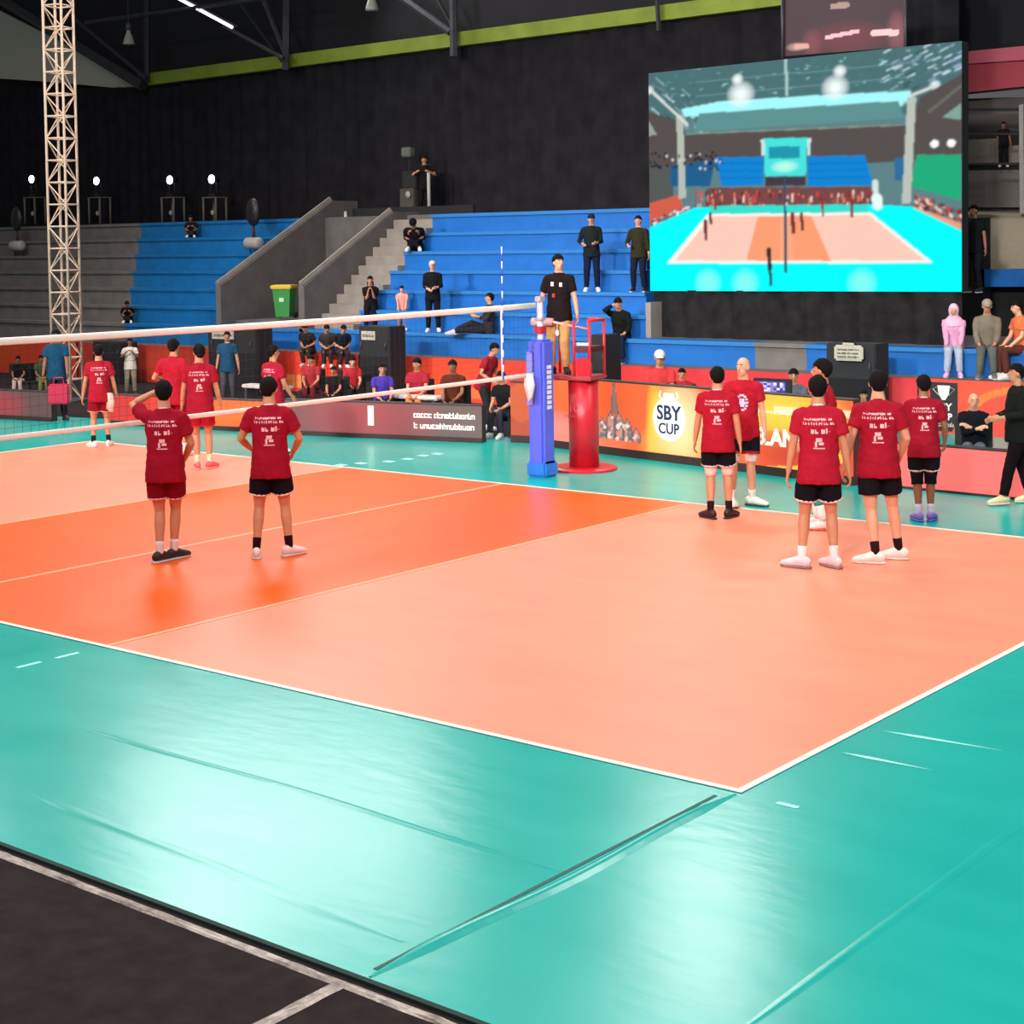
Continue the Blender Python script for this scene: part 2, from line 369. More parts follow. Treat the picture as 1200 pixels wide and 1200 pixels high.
# tube lamp
TUBE = mat('lamp_tube', 'e8e6ff', .3, emit=2.5, var=.01)
t = thing('tube_lamp', 'long white glowing tube lamp slanting under the roof frame', 'lamp')
tubeo('tube', [P(205, -4, 23), P(272, 32, 23)], .045, TUBE, t); tubeo('lamp_housing', [tuple(np.array(P(203, -7, 23))+[0, .07, .04]), tuple(np.array(P(276, 33, 23))+[0, .07, .04])], .05, STEELD, t)
BELL = mat('bell_white', 'a8a89c', .4, var=.1)
for (px, py, s, lab) in ((151, 52, 1, 'white bell-shaped high bay lamp beside the lattice tower, unlit'), (436, 12, 1, 'white bell-shaped high bay lamp hanging near the top centre edge, unlit')):
    p = P(px, py, 22); t = thing('bay_lamp', lab, 'lamp', p)
    bm = nb(); tube(bm, [(0, 0, 0), (0, 0, .06), (0, 0, .22), (0, 0, .34), (0, 0, .42)], [.17, .16, .11, .06, .06], 14); obj('reflector', bm, BELL, t, True)
    bm = nb(); tube(bm, [(0, 0, .40), (0, 0, .60)], [.08, .08], 10); obj('ballast_box', bm, STEEL, t, True)
    bm = nb(); tube(bm, [(0, 0, .58), (0, 0, 2.2)], [.015, .015], 6); obj('hanging_rod', bm, STEELD, t)
# ================================================================== lattice tower
ALU = mat('truss_alu', 'eeccb4', .5, metal=.0, var=.08)
tb = onY(78, 400, 13.3)
tw = thing('lattice_tower', 'pale aluminium lattice truss tower rising behind the left end of the net', 'truss tower', (tb[0], tb[1], 0), math.radians(20))
hw = .225; bay = .47; NB = 26
for sx in (-1, 1):
    for sy in (-1, 1): tubeo('chord', [(sx*hw, sy*hw, 0), (sx*hw, sy*hw, NB*bay)], .028, ALU, tw, 8)
bm = nb(); tube(bm, [(-hw, 0, 0), (hw, 0, 0)], .018, 6); rungme = bpy.data.meshes.new('rung'); bm.to_mesh(rungme); bm.free(); rungme.materials.append(ALU)
bm = nb(); tube(bm, [(-hw, 0, 0), (hw, 0, bay)], .014, 6); diame = bpy.data.meshes.new('diagonal'); bm.to_mesh(diame); bm.free(); diame.materials.append(ALU)
for i in range(NB+1):
    for f in range(4):
        a = f*math.pi/2; n = Vector((math.sin(a), -math.cos(a), 0))*hw
        for me, nm in ((rungme, 'rung'), (diame, 'diagonal')):
            if nm == 'diagonal' and i == NB: continue
            o = bpy.data.objects.new(nm, me); COL.objects.link(o); o.parent = tw; o.location = (n.x, n.y, i*bay); 
            o.rotation_euler = (0, 0, a+(math.pi if (nm == 'diagonal' and (i+f) % 2) else 0))
bxo('base_plate', -.4, .4, -.4, .4, 0, .04, STEEL, tw)
# ================================================================== video screen
SCR = attr_mat('screen_picture', 1.0, .0, .7); SCR.node_tree.nodes['Principled BSDF'].inputs['Specular IOR Level'].default_value = .04
sc = thing('video_screen', 'big video screen showing the teal and salmon court from above', 'screen', (0, 0, 0))
s00, s10, s11, s01 = P(762, 341, 18.75), P(1127, 342, 18.75), P(1127, 48, 18.75), P(760, 86, 18.75)
pw, phh = 330, 260
pt = Paint(pw, phh, '5f8488')
def Sx(x, y):
    u = (x-62)/1100.; top = 165+(55-165)*u; return (u, 1-(y-top)/(930-top))
def sp(pts, col, al=1): pt.poly([Sx(*p) for p in pts], col, al)
def sln(a, b, wd, col, al=1): pt.line(Sx(*a), Sx(*b), wd, col, al)
sp([(62, 100), (1162, 30), (1162, 300), (62, 350)], '4c7376')
rr = random.Random(5)
for i in range(26):
    x = 70+rr.random()*180; y = 175+rr.random()*140+(x-70)*.3; sln((x, y), (x+30, y+22), .006, rr.choice(['9fb9c9', '6a8f9a', 'cfe0ea', '3f5560']), .8)
for i in range(60):
    x = 900+rr.random()*250; y = 75+rr.random()*150; sln((x, y), (x+22, y-12), .006, rr.choice(['9fb9d9', '5a7f9a', 'd7ecfa', '34505c']), .8)
for i in range(150):
    x = 120+rr.random()*980; y = 120-(x-62)*.07+rr.random()*150; sln((x, y), (x+rr.uniform(4, 16), y-rr.uniform(-3, 5)), .005, rr.choice(['6f9c9c', '3f6468', '8fc4c4', '58868a', 'b8e4e4']), .7)
for i in range(90):
    x = 205+rr.random()*800; y = 300-(x-205)*.055+rr.random()*14; pt.ell(Sx(x, y), .012, .02, 'c8ffff', .6, True)
for y in (135, 185, 225): sln((250, y+60), (1000, y-5), .004, '7fb0b0', .6)
sln((580, 110), (585, 240), .012, 'b7dcd8', .8)
sp([(190, 290), (340, 262), (700, 240), (1000, 228), (1010, 262), (700, 290), (300, 312), (205, 315)], 'a8fbff')
sp([(260, 305), (960, 262), (980, 320), (240, 370)], '5f9393')
for x, y, r in ((405, 185, .012), (418, 238, .028), (768, 157, .013), (752, 215, .026), (1078, 208, .01), (66, 225, .01)): (pt.ell(Sx(x, y), r*1.8, r*2.3, 'f4ffff', 1, True), pt.ell(Sx(x, y), r*.5, r*.7, 'f4ffff'))
sp([(62, 300), (180, 330), (210, 380), (1000, 345), (1030, 250), (1162, 170), (1162, 470), (62, 500)], '57504f')
sln((210, 376), (990, 345), .005, '8f9a8a'); sln((1060, 300), (1160, 210), .012, '6d6a66'); sp([(62, 330), (95, 380), (62, 385)], '9aa39a'); sp([(1100, 320), (1160, 270), (1160, 330)], '7fa79a')
sp([(62, 480), (160, 500), (160, 600), (62, 620)], '565a58'); sp([(150, 485), (320, 470), (300, 560), (150, 560)], '1f5f8f')
sp([(318, 458), (500, 455), (500, 555), (345, 560)], '0a86d8'); sp([(655, 455), (850, 450), (880, 555), (655, 560)], '0a86d8')
for y in (480, 505, 530): sln((330, y), (500, y-2), .004, '0a6fb8'); sln((660, y), (860, y-4), .004, '0a6fb8')
sp([(1020, 450), (1160, 450), (1160, 610), (1000, 560)], '1fae7c'); sp([(950, 460), (1010, 455), (1000, 540), (950, 540)], '2f6f9f')
sp([(290, 565), (870, 560), (890, 640), (280, 640)], '7a4848'); pt.noise(Sx(290, 0)[0], Sx(890, 0)[0], Sx(0, 640)[1]-.05, .5, ['d8504a', 'f0d8d0', '3a2c34', 'b83038', 'e88060', '4a4450'], 3, 3, 4, .0)
for i in range(170):
    x = 240+rr.random()*660; y = 572+rr.random()*60; sln((x, y), (x, y+rr.random()*26), .007, rr.choice(['e2504a', 'ffe8e0', '2a2430', 'b83038', 'f08868', '405060']), .85)
sp([(62, 620), (180, 590), (200, 640), (62, 690)], 'd8604a'); sp([(1010, 630), (1160, 690), (1160, 720), (1010, 660)], 'f0a080')
for i in range(70):
    x = 1010+rr.random()*150; y = 585+(x-1010)*.35+rr.random()*40; sln((x, y), (x+6, y+8), .008, rr.choice(['d05048', '402830', 'ffe0d0', '8a3030']), .9)
    x = 65+rr.random()*150; y = 690-(x-65)*.35+rr.random()*20-8; sln((x, y), (x+6, y-5), .008, rr.choice(['d05048', '403038', 'ffffff', '8a8080']), .7)
sp([(62, 705), (240, 635), (380, 628), (860, 622), (1000, 630), (1162, 715), (1162, 935), (62, 935)], '00ffff')
sp([(300, 628), (860, 622), (865, 655), (300, 662)], '36e2d2')
sp([(290, 657), (868, 650), (1072, 828), (130, 832)], 'fff6ee'); sp([(305, 666), (862, 660), (1045, 818), (165, 820)], 'ffcdbb')
sp([(478, 665), (668, 662), (735, 820), (435, 820)], 'ffa075'); sp([(560, 664), (600, 663), (605, 820), (560, 820)], 'ffb28e', .6)
for x in (290, 430, 840): pt.ell(Sx(x, 900), .05, .07, '9dfff2', .7, True)
sp([(172, 305), (198, 312), (208, 600), (180, 605)], 'b8c0b4'); sp([(990, 250), (1018, 248), (1000, 620), (972, 620)], 'bcc4ba')
sln((60, 215), (215, 345), .012, 'd5ded8'); sln((1000, 245), (1080, 210), .012, 'd5ded8')
sp([(500, 392), (655, 388), (650, 522), (504, 524)], '46e6de'); sp([(520, 420), (630, 418), (628, 460), (520, 462)], '1f98b0'); pt.ell(Sx(575, 490), .05, .03, 'c8fff0', .9, True)
sp([(490, 395), (503, 395), (506, 450), (492, 450)], 'cfe8e6'); sp([(655, 392), (668, 390), (664, 450), (654, 450)], 'cfe8e6'); sp([(505, 526), (650, 524), (650, 556), (505, 558)], '453a44')
for x, y in ((1076, 412), (1128, 410)): pt.ell(Sx(x, y), .012, .016, 'ffffff')
for i in range(50):
    x = 65+rr.random()*280; y = 440+rr.random()*60; pt.ell(Sx(x, y), .004, .007, rr.choice(['cfcfd8', '202028', '302830']))
for (x, y0, y1, wd, col) in ((300, 655, 690, .012, '5a3038'), (281, 680, 745, .014, '6a2830'), (602, 655, 720, .016, '7a3030'), (634, 655, 710, .012, '5a3030'), (575, 535, 860, .010, '30506a'), (805, 600, 665, .01, '803838'), (706, 600, 660, .01, '903838'), (318, 590, 640, .01, '903838'), (517, 780, 850, .018, '3a2a30'), (521, 850, 905, .012, '2a4a50'), (885, 545, 600, .022, 'd8e8e0'), (890, 600, 625, .04, 'e8fff8')): sln((x, y0), (x+3, y1), wd, col)
painted('screen_picture', pt, s00, s10, s11, s01, SCR, sc, 2)
mid = [np.array(q)+[0, .03, 0] for q in (s00, s10, s11, s01)]
quado('screen_cabinet', [tuple(q) for q in mid], mat('cabinet_black', '1b1a1d', .6), sc, .25, (0, -1, 0))
SK = mat('skirt_black', '262425', .95, var=.3, scale=4, spec=.03)
bm = nb(); rows = []
x0, x1 = s00[0]+.05, s10[0]-.05
for i in range(60):
    x = x0+(x1-x0)*i/59; y = 18.80+.05*math.sin(i*1.3)+.04*math.sin(i*.55); rows.append((bm.verts.new((x, y, Z0-.02)), bm.verts.new((x, y, s00[2]+.02))))
for a, b in zip(rows, rows[1:]): bm.faces.new((a[0], b[0], b[1], a[1]))
obj('fabric_skirt', bm, SK, sc, True)
for x in (s00[0]+.3, s10[0]-.3): tubeo('leg', [(x, 19.3, Z0), (x, 19.1, 6.3)], .06, STEELD, sc)
# dark block right of screen + side stand
bk = bxo('wall_right', onY(1127, 300, 22)[0]-.25, onY(1127, 300, 22)[0]+.45, 22.0, 22.3, 1, 3.6, mat('wall_black', '17151a', .9)); tag(bk, kind='structure')
# maroon reflective banner above screen
MAR = mat('maroon_sheet', '4f3840', .25, var=.2, scale=2)
mb = thing('hanging_banner', 'dark maroon glossy hanging sheet above the video screen', 'banner')
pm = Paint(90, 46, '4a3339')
for (x, y, rx, ry, cc) in ((.12, .15, .1, .08, 'd8a8a0'), (.25, .2, .1, .25, '8a4a52'), (.55, .25, .35, .3, '7a3644'), (.93, .3, .09, .4, '9a5a66')): pm.ell((x, y), rx, ry, cc, .8, True)  # lighter blotches and streaks: reflections painted into the sheet's colour
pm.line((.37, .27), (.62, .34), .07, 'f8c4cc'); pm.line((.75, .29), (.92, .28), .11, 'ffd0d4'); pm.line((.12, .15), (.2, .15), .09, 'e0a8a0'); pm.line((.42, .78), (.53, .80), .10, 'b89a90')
painted('sheet', pm, P(918, 66, 21.5), P(1061, 55, 21.5), P(1061, -10, 21.5), P(918, -5, 21.5), attr_mat('sheet_reflections', 0, 1., .3), mb)
for x in (917, 1061): tubeo('edge_rope', [P(x, 68, 21.45), P(x, -12, 21.45)], .03, STEEL, mb)
# far right building
fr = thing('balcony_block', 'dim concrete balcony block with red fascia right of the video screen', 'building')
def fq(name, a, b, c, d, Y, m, th=.15): return quado(name, [P(*a, Y), P(*b, Y), P(*c, Y), P(*d, Y)], m, fr, th, (0, -1, 0))
fq('red_fascia', (1115, 110), (1260, 95), (1260, 48), (1115, 62), 26, mat('fascia_red', 'a03040', .6, var=.1), .5)
fq('fascia_top', (1115, 76), (1260, 66), (1260, 48), (1115, 62), 25.9, mat('fascia_pink', 'b85060', .6, var=.1), .1)
fq('balcony_wall', (1115, 250), (1260, 250), (1260, 112), (1115, 116), 27, mat('balcony_grey', '5b5350', .8, var=.1), .3)
fq('beige_wall', (1115, 318), (1260, 318), (1260, 246), (1115, 248), 24, mat('beige', 'a39580', .8, var=.08), .3)
for (a, b) in ((126, 130), (155, 158), (190, 193), (245, 248)): fq('rail', (1115, b), (1260, b), (1260, a), (1115, a+1), 23.8, mat('rail_dark', '1e1a1c', .7), .05)
fq('louvre', (1120, 154), (1195, 154), (1195, 133), (1120, 136), 25.5, mat('louvre_dark', '3a3030', .7), .1)
fq('window_strip', (1130, 193), (1170, 193), (1170, 162), (1130, 164), 25.5, mat('pane_beige', '85786e', .5), .1)
fq('window_strip', (1180, 193), (1196, 193), (1196, 170), (1180, 171), 25.5, mat('pane_beige', '85786e', .5), .1)
fq('shutter', (1120, 243), (1260, 243), (1260, 198), (1120, 200), 25.5, mat('shutter_grey', '6a605c', .6), .1)
fq('post', (1195, 250), (1200, 250), (1199, 122), (1194, 123), 23.7, mat('post_grey', '9a9490', .5), .05)
fq('blue_band', (1148, 336), (1260, 336), (1260, 314), (1148, 316), 22, BLUE, .2)
fq('dark_base', (1095, 402), (1260, 402), (1260, 336), (1115, 336), 22.5, mat('wall_black', '17151a', .9), .2)
wb = slab('wall_upper', [P(1055, 66, 27.5), P(1290, 60, 27.5), P(1290, -30, 27.5), P(1055, -30, 27.5)], mat('night_panel', '15151d', .8))
# ================================================================== perimeter boards and banners
LED = attr_mat('led_print', .75, .45, .35)
LEDB = attr_mat('led_print_bright', .85, .3, .35)
BAN = attr_mat('banner_print', 0, 1., .5)
FRAME = mat('board_frame', '3a2c2c', .5)
WHT = mat('print_white', 'fff0e4', .5, var=.02, emit=.35)
WHTN = mat('print_plain_white', 'f4e4dc', .5, var=.02)
def board(name, label, cat, a, b, ht, pnt, m, kick=.08):
    A = Vector(gr(*a)); B = Vector(gr(*b)); d = (B-A); L = d.length; ang = math.atan2(d.y, d.x)
    t = thing(name, label, cat, A, ang)
    painted('print_face', pnt, (0, -.031, kick), (L, -.031, kick), (L, -.031, ht), (0, -.031, ht), m, t)
    bxo('board_case', 0, L, -.03, .12, .0, ht, FRAME, t)
    bxo('kick_strip', 0, L, -.045, -.03, 0, kick, mat('kick_dark', '3b2320', .6), t)
    bxo('top_strip', 0, L, -.04, .13, ht, ht+.02, FRAME, t)
    return t, L
# grey-red board
pg = Paint(160, 26, '6c5a58'); pg.ell((.42, .5), .42, 1.3, 'a8484e', .9, True); pg.ell((.98, .5), .2, 1, '75605c', .8, True)
t, L = board('advert_board', 'low grey-red advertising board with two rows of white lettering', 'advertising board', (334, 509), (566, 519), .60, pg, LED)
def glyph_row(bm, x0, x1, z, h, seed, y=-.034, gap=.28):
    rr = random.Random(seed); x = x0
    while x < x1:
        wd = h*rr.uniform(.45, .7); k = rr.randint(0, 3)
        box(bm, x, x+wd*.28, y-.003, y, z, z+h*rr.choice([1, .75]))
        if k != 1: box(bm, x, x+wd, y-.003, y, z, z+h*.22)
        if k != 2: box(bm, x+wd*.1, x+wd, y-.003, y, z+h*.52, z+h*.72)
        if k != 0: box(bm, x+wd*.72, x+wd, y-.003, y, z, z+h*.7)
        x += wd+h*.12+(h*.35 if rr.random() < gap*.4 else 0)
bm = nb(); glyph_row(bm, L*.67, L*.965, .38, .10, 1); glyph_row(bm, L*.67, L*.955, .20, .10, 2); tag(obj('lettering', bm, WHT, t), kind='stuff')
bm = nb(); box(bm, L*.44, L*.47, -.036, -.033, .22, .55); obj('hanging_ribbon', bm, WHT, t)
pr_ = Paint(120, 26, 'e8432e'); pr_.ell((.85, .5), .5, 1, 'ff7a3c', .9, True); pr_.ell((.1, .5), .25, 1, 'c22f34', .8, True)
board('advert_board', 'low bright red advertising board behind the left group of players', 'advertising board', (128, 497), (330, 508), .55, pr_, LED)
pq = Paint(60, 26, '6a4a4a'); pq.ell((.5, .4), .3, .8, 'b03a44', .8, True)
board('advert_board', 'low dark maroon advertising board at the left edge of the picture', 'advertising board', (-60, 487), (62, 494), .55, pq, LED)
# orange LED board
po = Paint(230, 50, 'ff6a3a')
po.ell((.405, .3), .035, .9, 'ffd23e', 1, True); po.ell((.46, .1), .12, .4, 'ffc060', .9, True); po.ell((.49, .5), .10, .7, 'ffe9b0', .9, True); po.ell((.22, .7), .12, .7, 'ff5a28', .8, True)
po.ell((.80, .75), .2, .5, 'ffd04a', .95, True); po.ell((.88, .2), .2, .4, 'd23a30', .9, True); po.poly([(.74, .0), (.86, .08), (.97, .35), (.99, .22), (.9, .0)], 'ffc04a')
po.ell((.05, .1), .14, .4, 'ff9aa0', .8, True); po.ell((.12, .05), .2, .25, 'ff8a70', .8, True); po.poly([(.78, .84), (1, .86), (1, .76), (.78, .76)], 'fff0c8', .7); po.poly([(.66, .28), (1, .28), (1, .50), (.66, .50)], 'd8602a', .5)
def mline(a, b, c='6d6a6a', wd=.02): po.line(a, b, wd, c)
# monument and dome line drawing
M0 = .265
for dx in (-.012, .012): mline((M0-.002+dx*.2, .96), (M0+dx, .52), '7a6866', .03)
po.poly([(M0-.010, .52), (M0+.010, .52), (M0+.001, .94), (M0-.001, .94)], '9a7468')
rr = random.Random(9)
for k in range(6):
    xx = M0-.075+k*.030; hh_ = (.30, .40, .50, .50, .42, .30)[k]
    po.poly([(xx-.014, .14), (xx+.014, .14), (xx+.014, hh_-.06), (xx, hh_+.04), (xx-.014, hh_-.06)], 'c8968a', .8); mline((xx-.014, .14), (xx-.014, hh_-.06), '665f64', .022); mline((xx+.014, .14), (xx+.014, hh_-.06), '665f64', .022); mline((xx-.014, hh_-.06), (xx, hh_+.04), '665f64', .022); mline((xx+.014, hh_-.06), (xx, hh_+.04), '665f64', .022)
for i in range(46):
    x = min(max(rr.gauss(M0, .04), M0-.085), M0+.085); y = rr.uniform(.14, max(.2, .5-abs(x-M0)*3.2)); po.ell((x, y), rr.uniform(.004, .008), rr.uniform(.02, .045), rr.choice(['6f6c70', 'ffe8e0', '8e7a7a', 'ffd8c8', '54525a']), .85)
mline((M0+.10, .12), (M0+.10, .42), 'c83a2a', .015)
board_a = (640, 523); board_b = (1002, 569)
t, L = board('led_board', 'orange and yellow glowing board with monument drawing and cup emblem', 'advertising board', board_a, board_b, 1.12, po, LEDB, .12)
dk = mat('print_navy', '20305a', .5)
fx = lambda px: (px-640)/(1002-640)*L*1.0
ux = L*.452
bm = nb(); 
tube(bm, [(ux, -.036, .86), (ux, -.036, 1.02)], (.10, .002), 12, ref=(1, 0, 0)); 
for sx in (-1, 1): tube(bm, [(ux+sx*.10, -.036, .90), (ux+sx*.19, -.036, .97), (ux+sx*.16, -.036, 1.05)], (.018, .003), 6, ref=(0, 1, 0))
ball(bm, (ux, -.034, .64), (.33, .004, .33), 20, 8); obj('cup_emblem', bm, mat('emblem_cream', 'fffbe8', .5, emit=.5, var=.02), t)
letters('lettering', 'SBY', (ux, -.044, .72), (1, 0, 0), (0, 0, 1), .30, dk, t, .004, bold=.008); letters('lettering', 'CUP', (ux, -.044, .49), (1, 0, 0), (0, 0, 1), .22, dk, t, .004, bold=.006)
letters('lettering', 'ELANG', (L*.80, -.036, .52), (1, 0, 0), (0, 0, 1), .32, WHT, t, .004, bold=.012)
bm = nb(); glyph_row(bm, L*.70, L*.86, .86, .05, 5); tag(obj('small_lettering', bm, WHT, t), kind='stuff')
# board left of referee stand part (white mascot-like marks left plain)
pb = Paint(60, 50, 'b8503a'); pb.ell((.25, .62), .3, .36, 'c85a3a'); pb.poly([(.55, .1), (1, .1), (1, .95), (.7, .95), (.55, .7)], 'fff0ea'); pb.noise(.5, .95, .1, .45, ['fff0ea', '4a4a4a', 'ffd8c8'], 2, 3, 3, .8)
board('advert_board', 'white and orange board between net post and red umpire stand', 'advertising board', (600, 518), (650, 521), .98, pb, LED, .12)
# red board right
pk = Paint(60, 26, 'ff6a68'); pk.ell((.5, .5), .6, .8, 'ff7a74', .8, True)
board('advert_board', 'plain coral red board in front of the seated man at right', 'advertising board', (1000, 566), (1260, 592), .58, pk, LED, .03)
# plinth banner
def banner(name, label, px0, px1, pnt, z0=0, z1=.9, Y=17.42):
    x0 = onY(px0, 430, Y)[0]; x1 = onY(px1, 430, Y)[0]
    t = thing(name, label, 'banner', (x0, Y, 0)); painted('print_face', pnt, (0, 0, z0), (x1-x0, 0, z0), (x1-x0, 0, z1), (0, 0, z1), BAN, t)
    bxo('backing', 0, x1-x0, .004, .06, z0, z1, FRAME, t); return t, x1-x0
pz = Paint(90, 26, 'd84428'); pz.ell((.4, .5), .35, .5, 'e8501e', .9, True)
banner('wall_banner', 'orange-red wall banner behind the far left bench', -60, 90, pz)
pz = Paint(60, 26, 'b8322c'); pz.ell((.6, .5), .4, .6, 'd84830', .9, True); banner('wall_banner', 'dark red wall banner behind the player in white shirt', 92, 250, pz)
pz = Paint(90, 26, 'ee3e26'); pz.poly([(.1, .12), (.9, .12), (.9, .42), (.1, .42)], 'ff9050')
for i in range(7): pz.line((.15+i*.11, .1), (.15+i*.11, .45), .04, 'b83a2a')
pz.ell((.95, .5), .12, .8, 'b8302c', .9, True); banner('wall_banner', 'bright red wall banner with an orange lettered strip', 282, 420, pz)
pz = Paint(130, 26, 'dd3a2a'); pz.ell((.12, .5), .06, .8, 'b02a26', 1); pz.ell((.4, .6), .3, .5, 'f04a26', .9, True); pz.poly([(.3, .1), (.8, .1), (.8, .35), (.3, .35)], 'ff7a40', .7)
banner('wall_banner', 'red wall banner behind the seated substitutes near the net post', 422, 700, pz)
pz = Paint(150, 26, 'd23038'); pz.ell((.2, .4), .2, .7, 'e23a30', .9, True); pz.ell((.85, .5), .2, .6, 'e84a50', .9, True)
banner('wall_banner', 'plain red wall banner behind the orange glowing board', 702, 1075, pz)
pz = Paint(90, 26, 'e8453a'); 
pz.ell((.45, .3), .5, 1, 'f0602a', .6, True); 
for i in range(3): pz.ell((.6, -.1), .40-.05*i, 1.1-.12*i, ['e8503a', 'f07a3a', 'e04a38'][i])
bt, bl = banner('wall_banner', 'red and orange wall banner with a black and white crest at right', 1078, 1260, pz)
bm = nb(); A_ = [bm.verts.new((x, -.006, z)) for x, z in ((-.24, .85), (.24, .85), (.24, .25), (.14, .04), (-.14, .04), (-.24, .25))]; bm.faces.new(A_)
ec = obj('crest', bm, mat('print_black', '2a2028', .6), bt); ec.location = (.42, 0, 0)
bm = nb(); tube(bm, [(.42, -.012, .56), (.42, -.012, .66), (.42, -.012, .80)], [(.03, .002), (.09, .002), (.11, .002)], 10, ref=(1, 0, 0)); obj('crest_mark', bm, WHTN, bt)
for sx in (-1, 1): bm = nb(); tube(bm, [(.42+sx*.10, -.012, .78), (.42+sx*.19, -.012, .74), (.42+sx*.09, -.012, .64)], (.014, .003), 6, ref=(0, 1, 0)); obj('crest_mark', bm, WHTN, bt)
letters('crest_lettering', 'SBY', (.42, -.012, .44), (1, 0, 0), (0, 0, 1), .17, WHTN, bt, .003, bold=.005); letters('crest_lettering', 'CUP', (.42, -.012, .28), (1, 0, 0), (0, 0, 1), .15, WHTN, bt, .003, bold=.005)
bm = nb(); glyph_row(bm, .27, .55, .12, .07, 4, -.014); tag(obj('crest_print', bm, WHTN, bt), kind='stuff')
# ================================================================== NET
NETW = mat('net_tape', 'fffaf2', .6, var=.04, scale=6)
net = thing('volleyball_net', 'volleyball net with white top and bottom tapes', 'net', (0, 0, 0))
def sag(y): return -.03*(1-((y-4.5)/5.3)**2)
bm = nb(); tube(bm, [(0, y, 2.395+sag(y)) for y in np.linspace(-.6, 9.75, 20)], [(.006, .038)]*20, 8, ref=(1, 0, 0)); obj('top_tape', bm, NETW, net, True)
bm = nb(); tube(bm, [(0, y, 1.44+sag(y)*.8) for y in np.linspace(-.6, 9.7, 20)], [(.005, .028)]*20, 8, ref=(1, 0, 0)); obj('bottom_tape', bm, NETW, net, True)
for y in (0, 9): 
    bm = nb(); tube(bm, [(0, y, 1.42), (0, y, 2.39)], [(.008, .028)]*2, 8, ref=(1, 0, 0)); obj('side_band', bm, NETW, net, True)
bm = nb(); NS = mat('net_string', '3a3436', .8)
for i in range(104):
    y = -.55+i*.1; box(bm, -.0009, .0009, y-.0009, y+.0009, 1.44+sag(y), 2.38+sag(y))
for j in range(1, 10):
    z = 1.44+j*.096
    for i in range(12):
        y = -.55+i*.86; bb = [bm.verts.new((a, y2, z+sag(y2)+b)) for y2 in (y, y+.86) for a, b in ((-.0012, -.0012), (.0012, -.0012), (.0012, .0012), (-.0012, .0012))]
        for q in range(4): bm.faces.new((bb[q], bb[(q+1) % 4], bb[4+(q+1) % 4], bb[4+q]))
tag(obj('net_mesh', bm, NS, net), kind='stuff')
AW = mat('antenna_white', 'f0f0ff', .5); AB = mat('antenna_blue', '3a48d8', .5)
for y in (0, 9):
    an = thing('antenna', 'blue and white banded net antenna '+('above the far sideline' if y else 'above the near sideline, outside the view'), 'antenna', (.012, y, 1.42))
    for i in range(18): tubeo('band', [(0, 0, i*.1), (0, 0, (i+1)*.1)], .009, AW if i % 2 else AB, an, 6)
PAD = mat('pad_blue', '5a68e8', .45, var=.08, scale=5); POLE = mat('pole_alu', 'c8c2d4', .35, metal=.3)
for y in (9.85, -.85):
    np_ = thing('net_post', 'net post wrapped in a blue safety pad '+('beside the umpire stand' if y > 0 else 'on the near side, outside the view'), 'net post', (0, y, 0))
    bm = nb(); tube(bm, [(0, 0, 0), (0, 0, 2.48)], .045, 12); obj('pole', bm, POLE, np_, True)
    bm = nb(); box(bm, -.14, .14, -.14, .14, .12, 1.92, .04); obj('pad', bm, PAD, np_)
    bm = nb(); box(bm, -.145, -.02, -.15, -.05, 1.0, 1.75, .01); obj('pad_flap', bm, mat('pad_light', '8a90f4', .5), np_)
    bm = nb(); box(bm, -.17, .17, -.15, .16, 0, .22, .03); obj('base_foot', bm, mat('foot_blue', '2f7ae0', .4), np_)
    bm = nb(); box(bm, -.06, .06, -.07, .07, 2.0, 2.10, .01); obj('clamp', bm, mat('clamp_red', 'c03040', .5), np_)
    bm = nb(); box(bm, -.07, .07, -.06, .06, 2.18, 2.22, .01); obj('pulley', bm, POLE, np_)
    bm = nb(); box(bm, -.05, .05, -.06, .06, 2.44, 2.52, .01); obj('post_cap', bm, POLE, np_)
    if y > 0:
        glm = nb(); 
        for i in range(9): box(glm, .142, .145, -.05, .05, .95+i*.07, 1.0+i*.07)
        obj('pad_lettering', glm, AW, np_)
bm = nb()
for i in range(5): tube(bm, [(0.02*i-.04, .0, 0), (.025*i-.05, .02*math.sin(i*2), -.16), (.02*i-.03, .03*math.cos(i), -.34-.03*(i % 2))], [(.02, .03), (.03, .035), (.015, .03)], 8)
o = obj('net_cloth', bm, mat('cloth_white', 'f0d8e0', .8), None, True); o.location = (0.02, 9.55, 1.46); tag(o, 'white cloth tied at the far end of the bottom net tape', 'cloth')
# ================================================================== umpire stand
RED = mat('umpire_red', 'd02030', .35, var=.06, scale=4)
ub = gr(680, 551); us = thing('umpire_stand', 'red round-column umpire stand with platform on a disc base', 'umpire stand', (ub[0], ub[1]+.1, 0), math.radians(12))
bm = nb(); tube(bm, [(0, 0, 0), (0, 0, .03), (0, 0, .05)], [.47, .47, .42], 32); obj('base_disc', bm, RED, us)
bm = nb(); tube(bm, [(0, 0, .05), (0, 0, 1.33)], [.215, .215], 28); obj('column', bm, RED, us, True)
letters('column_lettering', '10', (-.06, -.225, .9), (1, 0, 0), (0, 0, 1), .16, mat('letter_pink', 'f06070', .5), us)
bm = nb(); glyph_row(bm, -.2, -.04, .77, .04, 6, -.215); obj('small_lettering', bm, mat('letter_pink', 'f06070', .5), us)
bm = nb(); box(bm, -.52, .25, -.3, .3, 1.30, 1.36, .015); obj('platform', bm, mat('platform_red', 'b84048', .5), us)
for (x, y) in ((-.02, .26), (.22, .26), (.22, -.26), (-.02, -.26)): tubeo('rail_post', [(x, y, 1.34), (x, y, 2.15)], .022, RED, us)
